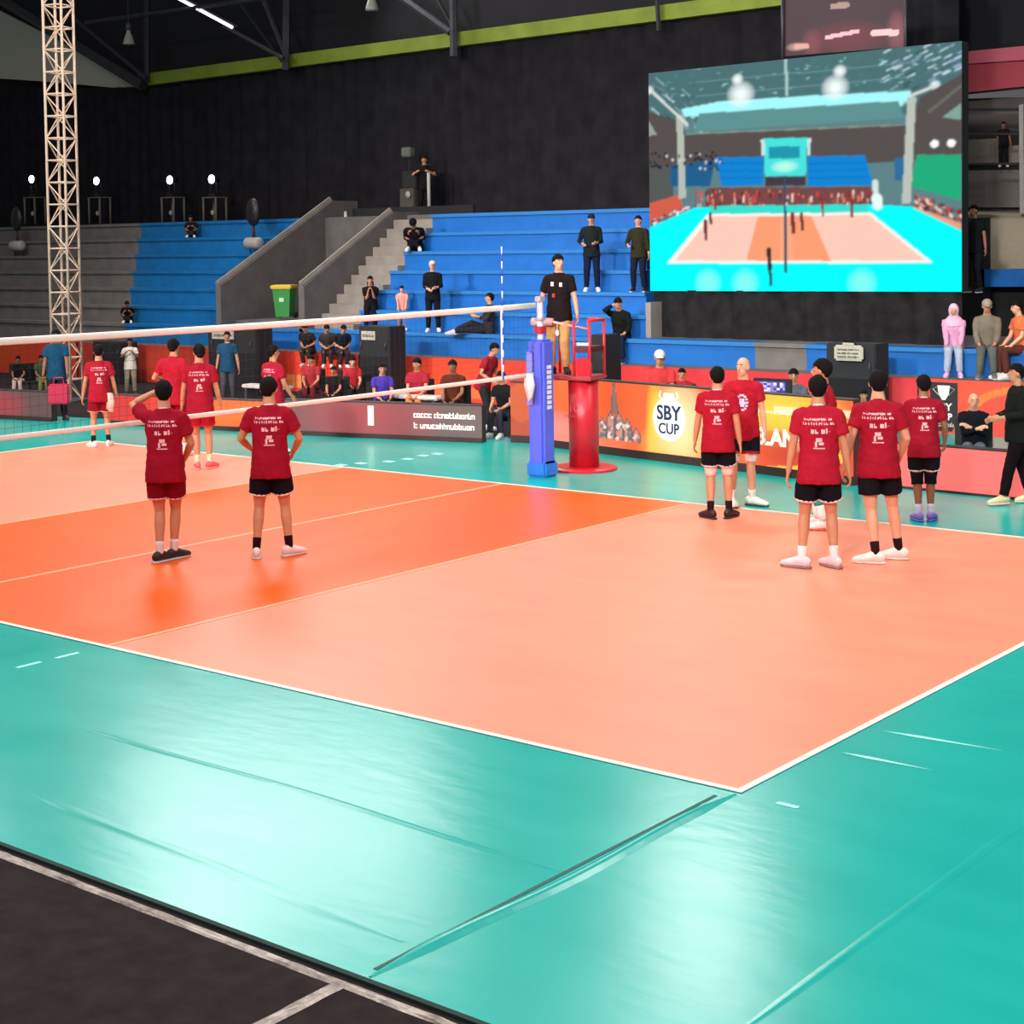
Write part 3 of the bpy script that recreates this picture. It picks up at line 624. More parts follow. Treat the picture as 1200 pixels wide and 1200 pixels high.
bm = nb(); box(bm, .02, .24, -.28, -.25, 1.36, 1.62, .005); obj('side_panel', bm, RED, us)
bm = nb(); box(bm, .0, .24, -.27, .2, 1.70, 1.78, .01); obj('document_tray', bm, mat('tray_dark', '5a2028', .5), us)
bm = nb(); box(bm, .03, .22, -.28, -.26, 1.80, 1.84, .002); obj('label_strip', bm, WHTN, us)
tubeo('rail_bar', [(-.02, .26, 2.15), (.22, .26, 2.15), (.22, -.26, 2.15)], .022, RED, us)
bm = nb(); tube(bm, [(-.75, -.1, 2.12), (-.42, -.1, 2.12)], [.06, .06], 10); tube(bm, [(-.42, -.1, 2.12), (.0, .2, 2.0)], .02, 6); obj('padded_handle', bm, mat('handle_pink', 'e8a8a8', .6), us, True)
tubeo('rail_post', [(-.48, .25, 1.34), (-.48, .25, 2.1)], .02, RED, us)
# ================================================================== totems, bin, lights, misc
BLK = mat('speaker_black', '1c1b1f', .7, var=.15)
LBL = mat('label_cream', 'b8b0a0', .6)
def totem(px0, px1, pytop, Y, label, lb=True, z0=0, nm='speaker_cabinet', cat='speaker'):
    a = onY(px0, pytop, Y); b = onY(px1, pytop, Y); t = thing(nm, label, cat, ((a[0]+b[0])/2, Y, z0)); wd = (b[0]-a[0])/2; h = a[2]-z0
    bm = nb(); box(bm, -wd, wd, 0, .5, 0, h, .02); obj('case', bm, BLK, t)
    bm = nb(); box(bm, -wd+.05, wd-.05, -.012, .001, .08, h*.62); obj('grille', bm, mat('grille_black', '111013', .9, bump=.5, scale=200), t)
    if lb:
        bm = nb(); box(bm, -wd*.8, wd*.1, -.02, .0, h-.28, h-.1, .004); obj('label_plate', bm, LBL, t)
        bm = nb(); glyph_row(bm, -wd*.7, 0, h-.22, .06, 3, -.021); obj('label_print', bm, mat('print_dark', '4a4844', .6), t)
    for s in (-1, 1): tubeo('handle', [(s*wd*.8, -.02, h*.7), (s*wd*.8, -.05, h*.75), (s*wd*.8, -.02, h*.8)], .012, STEEL, t)
    return t
totem(420, 456, 382, 16.2, 'black speaker cabinet with pale label beside the boy in purple')
totem(243, 300, 382, 16.2, 'wide black speaker cabinet behind the man in blue polo')
totem(108, 142, 400, 16.6, 'black cabinet behind the player in white shirt', False)
totem(692, 709, 392, 15.2, 'slim black cabinet right behind the red umpire stand', False)
t = totem(968, 1026, 402, 16.5, 'black cabinet carrying a cream sign below the video screen', False)
p = onY(994, 413, 16.4); o = thing('sign_plate', 'cream lettered sign standing on the black cabinet under the screen', 'sign', (p[0], 16.4, p[2]))
bm = nb(); box(bm, -.26, .26, 0, .04, -.14, .12, .03); box(bm, -.12, .12, 0, .04, .1, .18, .02); obj('plate', bm, LBL, o)
bm = nb()
for z in (.03, -.03, -.09): glyph_row(bm, -.2, .18, z, .035, int(z*100)+50, -.002)
tag(obj('plate_print', bm, mat('print_dark', '4a4844', .6), o), kind='stuff')
# wheelie bin
def tier_spot(px, py, Yrange=None):
    best = None
    for k in range(NT):
        for fy in (.3, .55):
            Y = Y0+RUN*(k+fy); q = onY(px, py, Y); e = abs(q[2]-(Z0+RISE*k))
            if best is None or e < best[0]: best = (e, (q[0], Y, Z0+RISE*k), k)
    return best[1]
bp = onY(334, 372, Y0+.95); bz = onY(334, 373, Y0+.95)[2]; sc_ = .80
bn = thing('wheelie_bin', 'green wheelie bin with yellow lid between the grey stair walls', 'bin', (bp[0], Y0+.95, bz), math.radians(25), scale=sc_)
GB = mat('bin_green', '2f8a3a', .5); YL = mat('lid_yellow', 'd8b818', .45)
bm = nb(); v = box(bm, -.28, .28, -.28, .28, .05, .9)
for q in v:
    if q.co.z < .1: q.co.x *= .75; q.co.y *= .75
obj('body', bm, GB, bn)
bm = nb(); box(bm, -.33, .33, -.34, .32, .88, 1.0, .03); obj('lid', bm, YL, bn)
bm = nb(); tube(bm, [(-.22, .3, .95), (-.22, .4, .93), (.22, .4, .93), (.22, .3, .95)], .02, 6); obj('handle', bm, GB, bn)
for s in (-1, 1):
    bm = nb(); tube(bm, [(s*.2, .26, .1), (s*.27, .26, .1)], [.1, .1], 14); obj('wheel', bm, BLK, bn)
bm = nb(); box(bm, -.06, .08, -.29, -.27, .5, .62); obj('sticker', bm, mat('sticker_pale', 'b8e0b8', .5), bn)
# moving-head lights on frames
BEAMW = mat('lens_glow', 'f4f0ff', .3, emit=12, var=.01)
for i, (px, py, lab) in enumerate(((40, 210, 'glowing white stage light left of the lattice tower'), (116, 212, 'glowing white stage light just right of the lattice tower'), (202, 211, 'glowing white stage light above the blue seats, third from left'), (251, 210, 'glowing white stage light, rightmost of the row of four'))):
    Y = 24.0; p = onY(px, py, Y); base = onY(px, 262, Y)[2]; zt = onY(px, 231, Y)[2]
    fr_ = thing('light_frame', 'grey box frame table under the '+lab.replace('glowing white ', ''), 'frame', (p[0], Y, base)); H = zt-base
    for sx in (-.27, .27):
        for sy in (-.2, .2): tubeo('leg', [(sx, sy, 0), (sx, sy, H)], .03, mat('frame_grey', '7a7468', .6), fr_)
    bxo('frame_top', -.3, .3, -.23, .23, H-.03, H, mat('frame_grey', '7a7468', .6), fr_)
    bm = nb(); ball(bm, (.02, -.1, .32), (.07, .06, .08), 8, 6); obj('cable_coil', bm, LBL, fr_)
    l = thing('stage_light', lab, 'light', (p[0], Y, zt))
    bm = nb(); box(bm, -.14, .14, -.12, .12, 0, .12, .01); obj('base', bm, BLK, l)
    for sx in (-1, 1):
        bm = nb(); box(bm, sx*.14-.015, sx*.14+.015, -.05, .05, .1, .42); obj('yoke_arm', bm, BLK, l)
    zc = p[2]-zt
    bm = nb(); tube(bm, [(0, .16, zc-.03), (0, .02, zc), (0, -.1, zc)], [.07, .13, .12], 14); obj('head', bm, BLK, l, True)
    bm = nb(); ball(bm, (0, -.1, zc), (.125, .06, .125), 14, 8); obj('lens', bm, BEAMW, l, True)
# ================================================================== HUMANS
tex = bpy.data.textures.new('folds', 'CLOUDS'); tex.noise_scale = .11; tex.noise_depth = 2
def remesh(bm, vox, fold=0, dec=.5, smooth=3):
    me = bpy.data.meshes.new('tmp'); bmesh.ops.recalc_face_normals(bm, faces=bm.faces[:]); bm.to_mesh(me); bm.free()
    o = bpy.data.objects.new('tmp', me); COL.objects.link(o)
    r = o.modifiers.new('r', 'REMESH'); r.mode = 'VOXEL'; r.voxel_size = vox
    if smooth:
        s = o.modifiers.new('s', 'SMOOTH'); s.iterations = smooth; s.factor = .5
    if fold:
        d = o.modifiers.new('d', 'DISPLACE'); d.texture = tex; d.strength = fold; d.mid_level = .36; d.texture_coords = 'LOCAL'
    if dec < 1:
        d = o.modifiers.new('e', 'DECIMATE'); d.ratio = dec
    dg = bpy.context.evaluated_depsgraph_get(); out = bpy.data.meshes.new_from_object(o.evaluated_get(dg))
    bpy.data.objects.remove(o); bpy.data.meshes.remove(me); return out
def ik(a, b, l1, l2, pole):
    a, b, pole = Vector(a), Vector(b), Vector(pole); d = b-a; L = d.length
    if L > (l1+l2)*.999: b = a+d*((l1+l2)*.999/L); d = b-a; L = d.length
    x = (l1*l1-l2*l2+L*L)/(2*L); h = math.sqrt(max(l1*l1-x*x, 0)); dn = d/L
    n = pole-dn*pole.dot(dn); n = n.normalized() if n.length > 1e-6 else dn.orthogonal().normalized()
    return a+dn*x+n*h, b
def lerp(a, b, t): return a+(b-a)*t
SKIN = {'t': mat('skin_tan', 'c98a68', .55, var=.05), 'l': mat('skin_light', 'e0a080', .55, var=.05), 'd': mat('skin_deep', '9c6248', .55, var=.05)}
HAIR = mat('hair_black', '120d0e', .85, var=.3, scale=60, bump=.4, spec=.15); HAIRG = mat('hair_grey', '8a807c', .6, var=.3, scale=60, bump=.4)
def cloth(col, name=None): return mat('cloth_'+col, col, .8, var=.08, scale=9, bump=.25, spec=.08)
EYEW = mat('eye_white', 'e8e0dc', .3); EYED = mat('eye_dark', '1a1010', .3); LIPM = mat('lip', '9a4a44', .5)
_cache = {}
def person(x, y, z, label, face=0, h=1.8, pelvis=.95, lean=0, side=0, twist=0, LH=(-.29, .03, .80), RH=(.29, .03, .80), lp=(-.5, -1, -.2), rp=(.5, -1, -.2),
           LF=(-.13, 0, 0), RF=(.13, 0, 0), lfa=8, rfa=-8, lkp=(0, 1, .1), rkp=(0, 1, .1), hy=0, hp=0, hair='short', hairm=None, skin='t',
           top='a0182a', sleeve=.62, hem=.80, bottom='shorts', botc='15131a', shoe='f0e4e4', sole='d8c8c8', sock=None, bands=(), trim=None, prt=None, vox=.010, group=None, acc=None, size='n', name='person'):
    """face: 0 = back to the camera, 180 = facing it, + turns to the picture's left"""
    base = math.atan2(y-CAM[1], x-CAM[0])-math.pi/2; rz = base+math.radians(face); s = h/1.8
    T = thing(name, label, 'person', (x, y, z), rz, group, s)
    pc = Vector((0, 0, pelvis)); Rt = Matrix.Rotation(math.radians(-lean), 3, 'X') @ Matrix.Rotation(math.radians(side), 3, 'Y') @ Matrix.Rotation(math.radians(twist), 3, 'Z')
    def tp(v): return pc+Rt @ (Vector(v)-Vector((0, 0, .95)))
    ex = Rt @ Vector((1, 0, 0))
    def torso(bm, rings, n=16):
        tube(bm, [tp((0, r[3] if len(r) > 3 else 0, r[0])) for r in rings], [(r[1], r[2]) for r in rings], n, ref=tuple(ex))
    SH = [tp((-.172, -.01, 1.432)), tp((.172, -.01, 1.432))]
    arms = []
    for i, (H, pl) in enumerate(((LH, lp), (RH, rp))):
        e, hh = ik(SH[i], Vector(H), .29, .255, pl); arms.append((SH[i], e, hh))
    HP = [pc+Vector((-.09, 0, -.03)), pc+Vector((.09, 0, -.03))]; legs = []
    for i, (F_, kp) in enumerate(((LF, lkp), (RF, rkp))):
        k, a = ik(HP[i], Vector(F_)+Vector((0, 0, .09)), .43, .42, kp); legs.append((HP[i], k, a))
    # --- body
    bm = nb()
    torso(bm, [(.84, .12, .09), (.90, .15, .105), (.97, .155, .11), (1.08, .132, .095), (1.2, .14, .105), (1.32, .155, .112), (1.40, .150, .092), (1.46, .10, .066), (1.51, .07, .058), (1.60, .053, .056, .01)])
    for i, (a, e, hh) in enumerate(arms):
        ai = tp(((-.08, .08)[i], -.01, 1.425)); tube(bm, [ai, lerp(a, e, -.02), lerp(a, e, .12), lerp(a, e, .25), lerp(a, e, .6), e, lerp(e, hh, .3), hh], [.036, .044, .046, .046, .043, .038, .039, .026], 10)
    for (a, k, an) in legs:
        tube(bm, [lerp(a, k, -.05), lerp(a, k, .3), lerp(a, k, .7), k, lerp(k, an, .28), lerp(k, an, .6), an], [.088, .085, .068, .052, .056, .044, .034], 12)
    for i, (a, k, an) in enumerate(legs):
        fa = math.radians((lfa, rfa)[i]); fd = Vector((-math.sin(fa), math.cos(fa), 0)); tube(bm, [an-fd*.03+Vector((0, 0, -.03)), an+fd*.06+Vector((0, 0, -.05)), an+fd*.15+Vector((0, 0, -.065))], [(.034, .03), (.04, .022), (.035, .015)], 8)
    # head
    Rh = Rt @ Matrix.Rotation(math.radians(hy), 3, 'Z') @ Matrix.Rotation(math.radians(-hp), 3, 'X'); hc = tp((0, .02, 1.662))
    def hd(v): return hc+Rh @ Vector(v)
    ball(bm, hd((0, -.008, .022)), (.074, .092, .098), 16, 12, Rh); ball(bm, hd((0, .022, -.045)), (.056, .062, .072), 12, 10, Rh)
    tube(bm, [hd((0, .082, .022)), hd((0, .104, -.018)), hd((0, .085, -.03))], [.009, .016, .010], 8)
    for s_ in (-1, 1): ball(bm, hd((s_*.077, -.005, -.002)), (.012, .020, .03), 8, 6, Rh)
    ball(bm, hd((0, .078, -.052)), (.024, .012, .009), 8, 6, Rh)
    # hands
    for i, (a, e, hh) in enumerate(arms):
        sg = (-1, 1)[i]; d = (hh-e).normalized(); n = Vector((-sg, 0, 0)); n = n-d*n.dot(d)
        n = n.normalized() if n.length > .2 else Vector((0, 0, -1)); wv = d.cross(n).normalized()
        if wv.dot(Vector((0, 1, 0.3))) < 0: wv = -wv       # towards the thumb side
        tube(bm, [hh-d*.01, hh+d*.03, hh+d*.075, hh+d*.095], [(.022, .026), (.016, .036), (.015, .040), (.012, .036)], 10, ref=tuple(n))
        for f in range(4):
            o_ = (1.5-f)*.019; fl_ = (.068, .076, .070, .054)[f]; c0 = hh+d*.088+wv*o_; c1 = c0+d*fl_*.5+n*.008; c2 = c1+d*fl_*.3+n*.022; c3 = c2+d*fl_*.12+n*.022
            tube(bm, [c0, c1, c2, c3], [.0095, .009, .0085, .007], 6)
        c0 = hh+d*.02+wv*.026; tube(bm, [c0, c0+d*.03+wv*.022+n*.008, c0+d*.06+wv*.022+n*.02], [.013, .011, .008], 6)
    me = remesh(bm, vox*.8, 0, .35, 2); body = link('body', me, SKIN[skin], T, True)
    if size != 'back':
        for s_ in (-1, 1):
            bm = nb(); ball(bm, hd((s_*.031, .077, .018)), (.013, .007, .007), 8, 6, Rh); e_ = obj('eye', bm, EYEW, T)
            bm = nb(); ball(bm, hd((s_*.031, .083, .018)), (.006, .003, .006), 6, 4, Rh); obj('pupil', bm, EYED, e_)
            bm = nb(); tube(bm, [hd((s_*.046, .074, .040)), hd((s_*.03, .085, .043)), hd((s_*.016, .085, .038))], .0045, 5); obj('eyebrow', bm, hairm or HAIR, T)
        bm = nb(); ball(bm, hd((0, .086, -.050)), (.022, .006, .006), 8, 5, Rh); obj('mouth', bm, LIPM, T)
    # --- hair
    if hair in ('short', 'long', 'bun'):
        bm = nb(); rr = random.Random(int(x*77+y*13)); b2 = nb(); ball(b2, (0, 0, 0), (1, 1, 1), 20, 14)
        for v in b2.verts:
            p = v.co.copy(); q = Vector((p.x*.086, p.y*.106-.012, p.z*.108+.024)); 
            if p.y > .25: q.z = max(q.z, .058); q.y = min(q.y, .078)
            elif p.y > -.25: q.z = max(q.z, -.012)
            q.z = max(q.z, -.078)
            if hair == 'short' and q.z > .03: q += p*rr.uniform(0, .008)
            v.co = hd(q)
        me = bpy.data.meshes.new('hair'); bmesh.ops.recalc_face_normals(b2, faces=b2.faces[:]); b2.to_mesh(me); b2.free(); bm.free()
        ho = link('hair', me, hairm or HAIR, T, True)
        if hair == 'long':
            bm = nb(); tube(bm, [hd((0, -.05, .05)), hd((0, -.085, -.05)), hd((0, -.09, -.16)), hd((0, -.085, -.26))], [(.07, .05), (.085, .05), (.09, .035), (.05, .02)], 12, ref=tuple(Rh @ Vector((1, 0, 0)))); obj('hair_fall', bm, hairm or HAIR, ho, True)
    elif hair == 'cap':
        bm = nb(); ball(bm, hd((0, -.01, .055)), (.088, .106, .085), 16, 10, Rh); tube(bm, [hd((0, .07, .055)), hd((0, .12, .05)), hd((0, .16, .04))], [(.07, .008), (.065, .007), (.045, .005)], 10, ref=tuple(Rh @ Vector((1, 0, 0)))); obj('cap', bm, hairm, T, True)
    elif hair == 'hijab':
        bm = nb(); ball(bm, hd((0, -.02, .02)), (.10, .105, .125), 16, 10, Rh); tube(bm, [hd((0, -.01, .0)), hd((0, .0, -.09)), tp((0, .0, 1.48)), tp((0, .01, 1.36))], [(.10, .095), (.085, .085), (.17, .12), (.20, .14)], 16, ref=tuple(ex)); me = remesh(bm, .014, .01, .6); link('headscarf', me, hairm, T, True)
        bm = nb(); ball(bm, hd((0, .075, -.005)), (.055, .045, .075), 12, 8, Rh); obj('face', bm, SKIN[skin], T, True)
        for s_ in (-1, 1):
            bm = nb(); ball(bm, hd((s_*.025, .112, .012)), (.009, .006, .005), 6, 4, Rh); obj('eye', bm, EYED, T)
    # --- top
    bm = nb(); hw_ = .185 if bottom != 'none' else .16
    torso(bm, [(hem, hw_+.012, .155), (hem+.04, hw_+.012, .156), (.98, .188, .145), (1.10, .168, .126), (1.2, .168, .124), (1.32, .180, .130), (1.40, .182, .112), (1.45, .15, .092), (1.485, .105, .074), (1.512, .072, .062)], 20)
    for i, (a, e, hh) in enumerate(arms):
        ai = tp(((-.07, .07)[i], -.01, 1.440)); am = tp(((-.13, .13)[i], -.01, 1.438))
        if sleeve <= 1: tube(bm, [ai, am, lerp(a, e, .03), lerp(a, e, .16), lerp(a, e, .35), lerp(a, e, sleeve)], [.052, .058, .062, .065, .066, .070], 12)
        else: tube(bm, [ai, am, lerp(a, e, .03), lerp(a, e, .16), lerp(a, e, .35), e, lerp(e, hh, sleeve-1)], [.052, .058, .062, .064, .062, .052, .042], 12)
    me = remesh(bm, vox, .034, .5, 2); topo = link('shirt' if sleeve <= 1 else 'jacket', me, cloth(top), T, True)
    bm = nb(); tube(bm, [tp((0, .0, 1.50)), tp((0, .003, 1.524))], [(.072, .064), (.062, .061)], 14, ref=tuple(ex)); obj('collar', bm, cloth(trim or top), topo, True)
    # --- bottom
    bm = nb()
    tube(bm, [pc+Vector((0, 0, -.10)), pc+Vector((0, 0, -.03)), pc+Vector((0, 0, .06)), tp((0, 0, 1.03))], [(.13, .105), (.166, .120), (.155, .114), (.13, .10)], 18, ref=(1, 0, 0))
    for (a, k, an) in legs:
        if bottom == 'shorts': tube(bm, [lerp(a, k, -.02), lerp(a, k, .3), lerp(a, k, .66)], [.095, .103, .108], 14)
        else: tube(bm, [lerp(a, k, -.02), lerp(a, k, .4), k, lerp(k, an, .4), lerp(k, an, .93)], [.095, .092, .075, .068, .060], 14)
    me = remesh(bm, vox, .016, .45, 2); bo = link('shorts' if bottom == 'shorts' else 'trousers', me, cloth(botc), T, True)
    if trim and bottom == 'shorts':
        for (a, k, an) in legs:
            bm = nb(); tube(bm, [lerp(a, k, .635), lerp(a, k, .675)], [.108, .112], 16); obj('hem_trim', bm, cloth(trim), bo, True)
    # --- socks, pads, shoes
    for i, (a, k, an) in enumerate(legs):
        for (nm, t0, t1, c_, rx) in bands:
            def at(t): return lerp(a, k, t*2) if t < .5 else lerp(k, an, t*2-1)
            def rd(t): return np.interp(t, [0, .3, .5, .64, .8, 1], [.088, .07, .052, .056, .044, .034])+rx
            ts = np.linspace(t0, t1, 6); bm = nb(); tube(bm, [at(t) for t in ts], [float(rd(t)) for t in ts], 12); obj(nm, bm, cloth(c_), T, True)
        if sock:
            bm = nb(); tube(bm, [lerp(k, an, .72), lerp(k, an, .8), an, an+Vector((0, 0, -.04))], [.044, .042, .038, .036], 12); obj('sock', bm, cloth(sock), T, True)
        fa = math.radians((lfa, rfa)[i]); fd = Vector((-math.sin(fa), math.cos(fa), 0)); z0 = an.z-.09
        g0 = Vector((an.x, an.y, z0)); sd = Vector((fd.y, -fd.x, 0))
        bm = nb(); tube(bm, [g0-fd*.085+Vector((0, 0, .055)), g0-fd*.05+Vector((0, 0, .065)), g0+fd*.02+Vector((0, 0, .07)), g0+fd*.09+Vector((0, 0, .052)), g0+fd*.165+Vector((0, 0, .040)), g0+fd*.20+Vector((0, 0, .034)), g0+fd*.212+Vector((0, 0, .028))],
                        [(.025, .035), (.040, .052), (.043, .055), (.048, .042), (.046, .032), (.036, .024), (.018, .012)], 14, ref=tuple(sd)); so = obj('shoe', bm, mat('shoe_'+shoe, shoe, .5), T, True)
        bm = nb(); tube(bm, [g0-fd*.092+Vector((0, 0, .014)), g0-fd*.05+Vector((0, 0, .014)), g0+fd*.08+Vector((0, 0, .014)), g0+fd*.17+Vector((0, 0, .014)), g0+fd*.215+Vector((0, 0, .016))], [(.028, .014), (.043, .014), (.05, .014), (.048, .014), (.02, .010)], 14, ref=tuple(sd)); obj('sole', bm, mat('shoe_'+sole, sole, .5), so, True)
    # --- print on back or chest
    if prt:
        dirn = 1 if prt == 'back' else -1; bvh = BVHTree.FromPolygons([v.co for v in topo.data.vertices], [p.vertices for p in topo.data.polygons])
        b2 = nb(); R2 = random.Random(4)
        def slabp(x0, x1, z0, z1):
            n = max(1, int((x1-x0)/.02)); 
            for q in range(n):
                xa_, xb_ = x0+(x1-x0)*q/n, x0+(x1-x0)*(q+1)/n; vs = []
                for (xx, zz) in ((xa_, z0), (xb_, z0), (xb_, z1), (xa_, z1)):
                    o_ = tp((xx, -dirn*.6, zz)); hit = bvh.ray_cast(o_, Rt @ Vector((0, dirn, 0)))
                    if hit[0] is None: return
                    vs.append(b2.verts.new(hit[0]-(Rt @ Vector((0, dirn, 0)))*.006))
                b2.faces.new(vs)
        def words(x0, x1, z, hh):
            x_ = x0
            while x_ < x1:
                wd = hh*R2.uniform(.5, .9); slabp(x_, x_+wd*.35, z, z+hh*R2.choice([1, .8])); slabp(x_+wd*.35, x_+wd, z+hh*R2.choice([0, .4]), z+hh*R2.choice([.35, .75])); x_ += wd+hh*(.15 if R2.random() < .75 else .6)
        if prt == 'back':
            words(-.13, .12, 1.385, .022); words(-.14, .14, 1.345, .028); words(-.07, .07, 1.265, .05)
            slabp(-.025, .03, 1.19, 1.225); slabp(-.035, -.015, 1.14, 1.19); slabp(.0, .045, 1.16, 1.185); slabp(-.05, .055, 1.125, 1.135)
        else:
            for a0 in range(14):
                a_ = a0/14*2*math.pi; slabp(.06*math.cos(a_)-.015, .06*math.cos(a_)+.015, 1.25+.09*math.sin(a_)-.012, 1.25+.09*math.sin(a_)+.012)
            slabp(-.03, .03, 1.2, 1.3); slabp(-.05, .05, 1.23, 1.26)
        obj('shirt_print', b2, mat('print_pink' if prt == 'back' else 'print_lilac', 'f4b8c0' if prt == 'back' else 'c8bcd8', .6), topo)
    if acc: acc(T, arms, tp, hd, legs)
    return T
def gperson(px, py, ptop, label, **k):
    g_ = gr(px, py); hh = (py-ptop)/ppm(g_)*1.0; k.setdefault('h', hh); return person(g_[0], g_[1], 0, label, **k)
B2 = dict(group=None)
MRN = '98122a'
# front pair
gperson(196, 658, 444, 'player in maroon kit raising his left hand to his head, near the net', face=-12, LH=(-.13, .22, 1.66), lp=(-1, -.1, -.5), RH=(.15, .20, .98), rp=(1, -.6, -.2), LF=(-.06, -.06, 0), RF=(.05, .09, 0), lfa=-30, rfa=-35, hy=8,
        top=MRN, botc='7a0a1e', trim='f0a8a8', shoe='2a2428', sole='e8dcd8', sock='f0dcd8', prt='back', vox=.009, size='back')
gperson(319, 653, 440, 'player in red shirt and black shorts standing second from left in front of the net', face=-4, LH=(-.20, .26, 1.05), lp=(-1, -.9, -.3), RH=(.22, .24, 1.02), rp=(1, -.9, -.3), LF=(-.15, -.05, 0), RF=(.17, .02, 0), lfa=5, rfa=-45, hy=-12, hp=12,
        top=MRN, trim='f4c8c0', shoe='f4dcd8', sock='2a0c14', prt='back', vox=.009, size='back', bands=(('wristband', 0, 0.001, '15131a', 0),) and ())
# right group
gperson(842, 608, 428, 'player with white thigh sleeves and black shoes, leftmost of the right group', face=-4, LH=(-.28, .10, .86), RH=(.27, .02, .80), LF=(-.09, -.02, 0), RF=(.12, .05, 0), lfa=40, rfa=-25, hy=10,
        top='a4182c', trim='d8c8d0', shoe='2a1418', sole='3a1c1c', sock='2a1418', prt='back', vox=.009, size='back', bands=(('leg_sleeve', .24, .49, 'f4d8d0', .012),))
g_ = gr(874, 592)
person(g_[0]-.02, g_[1], 0, 'bald coach in red shirt facing the camera behind the leftmost right player', face=172, h=1.84, LH=(-.27, .04, .82), RH=(.28, .06, .82), RF=(.13, .12, 0), LF=(-.10, .02, 0), lfa=70, rfa=20, hy=-25, hair='bald', skin='l',
       top='aa1a2c', trim='aa1a2c', shoe='ece8d8', sole='4a4038', sock='ece8d8', prt='chest', vox=.010, bands=(('knee_pad', .36, .46, 'f4dcd8', .012),))
gperson(960, 666, 438, 'player in red shirt and white socks, nearest to camera in the right group', face=2, LH=(-.29, .02, .80), RH=(.29, .05, .82), LF=(-.16, -.02, 0), RF=(.14, .02, 0), lfa=60, rfa=35, hy=0,
        top='a81a30', trim='e8d0d4', shoe='f0d4d8', sole='8a7478', sock='f8e4e4', prt='back', vox=.009, size='back')
g_ = gr(966, 620)
person(g_[0], g_[1], 0, 'player facing left, half hidden, with white leg wraps and black hair', face=78, h=1.93, LH=(-.25, .15, .95), RH=(.27, .12, .9), LF=(-.10, -.02, 0), RF=(.09, .08, 0), top='a81c2c', botc='6a1a24', shoe='f4e4e0', sole='c84840',
       bands=(('leg_wrap', .55, .98, 'f0f0ec', .012), ('teal_stripe', .62, .78, '2a9a8c', .015)), trim='2a2018', vox=.010, sleeve=.7)
gperson(1030, 658, 432, 'player with white shoes pointing left and black socks, in the right group', face=10, LH=(-.33, -.02, .84), RH=(.24, .16, .98), LF=(-.05, -.12, 0), RF=(.20, .08, 0), lfa=75, rfa=75, hy=8, twist=-12,
        top='9c162a', trim=None, shoe='fcdcd4', sole='e8c8c0', sock='2a1418', prt='back', vox=.009, size='back', skin='l')
gperson(1083, 611, 438, 'player with purple shoes and black knee pads, rightmost of the right group', face=4, LH=(-.28, .12, .85), RH=(.26, .18, .95), LF=(-.06, 0, 0), RF=(.08, .04, 0), lfa=20, rfa=-20, hy=14,
        top='94162a', trim='d8ccc4', shoe='9a74cc', sole='6a70d0', sock='e0d0e8', prt='back', vox=.009, size='back', bands=(('knee_pad', .38, .57, '15131a', .02),), skin='d')
# far left group beyond the net
gperson(118, 524, 403, 'player in red kit with both arms hanging, left of the white-shirted man', face=0, LH=(-.30, .02, .80), RH=(.31, .05, .80), LF=(-.12, 0, 0), RF=(.14, .04, 0), lfa=30, rfa=-20,
        top='a81c30', botc='8e1224', trim='f0a8a0', shoe='f0f0e4', sock='10282c', prt='back', vox=.011, size='back')
gperson(236, 550, 402, 'player in red kit with pink shoes, behind the maroon-kit player', face=-3, LH=(-.26, .12, .9), RH=(.30, .06, .85), LF=(-.05, -.02, 0), RF=(.12, .04, 0), lfa=10, rfa=-30,
        top='a0182e', botc='a8162a', trim='d02838', shoe='ff6a70', sole='f0a0a0', sock='e8d8b0', prt='back', vox=.010, size='back', hy=25)
p_ = gr(206, 535); person(p_[0], p_[1], 0, 'player in red partly hidden left of the pink-shoed player', face=-30, h=1.86, LH=(-.25, .2, 1.15), RH=(.25, .2, 1.0), top='b01c30', botc='8a1020', shoe='f0e0d8', sock='f0e0d8', vox=.012, size='back')
gperson(322, 531, 410, 'player in red shirt turned right, with white leg sleeves, beyond the net', face=-50, LH=(-.18, .28, 1.1), RH=(.25, .18, .95), LF=(-.05, .05, 0), RF=(.10, .0, 0), lfa=-20, rfa=-30, h=1.72,
        top='a81c34', botc='8a1428', shoe='f4f0ec', sole='1a2430', sock='f4e8e0', bands=(('leg_sleeve', .5, .97, 'fce8dc', .012),), prt='back', vox=.011, size='back', hy=-15)
# towel and bag
tw_ = gr(133, 524); bm = nb()
for i in range(3): tube(bm, [(.03*i-.03, 0, 0), (.04*i-.04, .01, -.14), (.045*i-.05, 0, -.27-.02*i)], [(.02, .03), (.04, .04), (.03, .03)], 8)
o = obj('towel', bm, mat('towel_white', 'f8c8c0', .9), None, True); o.location = (tw_[0]+.0, tw_[1]-.05, .90); tag(o, 'white towel in the right hand of the player with hanging arms', 'towel')
g4 = gr(68, 492)
person(g4[0], g4[1], 0, 'man in patterned blue shirt standing before the lattice tower', face=175, h=1.75, LH=(-.22, .18, .92), RH=(.26, .12, .85), top='194a68', bottom='trousers', botc='3a2028', shoe='2a1c1c', sole='3a2c2c', vox=.012, lfa=20, rfa=-20, skin='d')
bm = nb(); box(bm, -.2, .2, -.05, .05, 0, .38, .03); tube(bm, [(-.1, 0, .38), (-.08, 0, .5), (.08, 0, .5), (.1, 0, .38)], .012, 6)
o = obj('carry_bag', bm, mat('bag_red', 'd01c48', .6)); d_ = gr(79, 494); o.location = (d_[0]+.10, d_[1]-.25, .36); o.rotation_euler = (0, 0, math.radians(38)); tag(o, 'crimson square bag held in front of the man in blue shirt', 'bag')
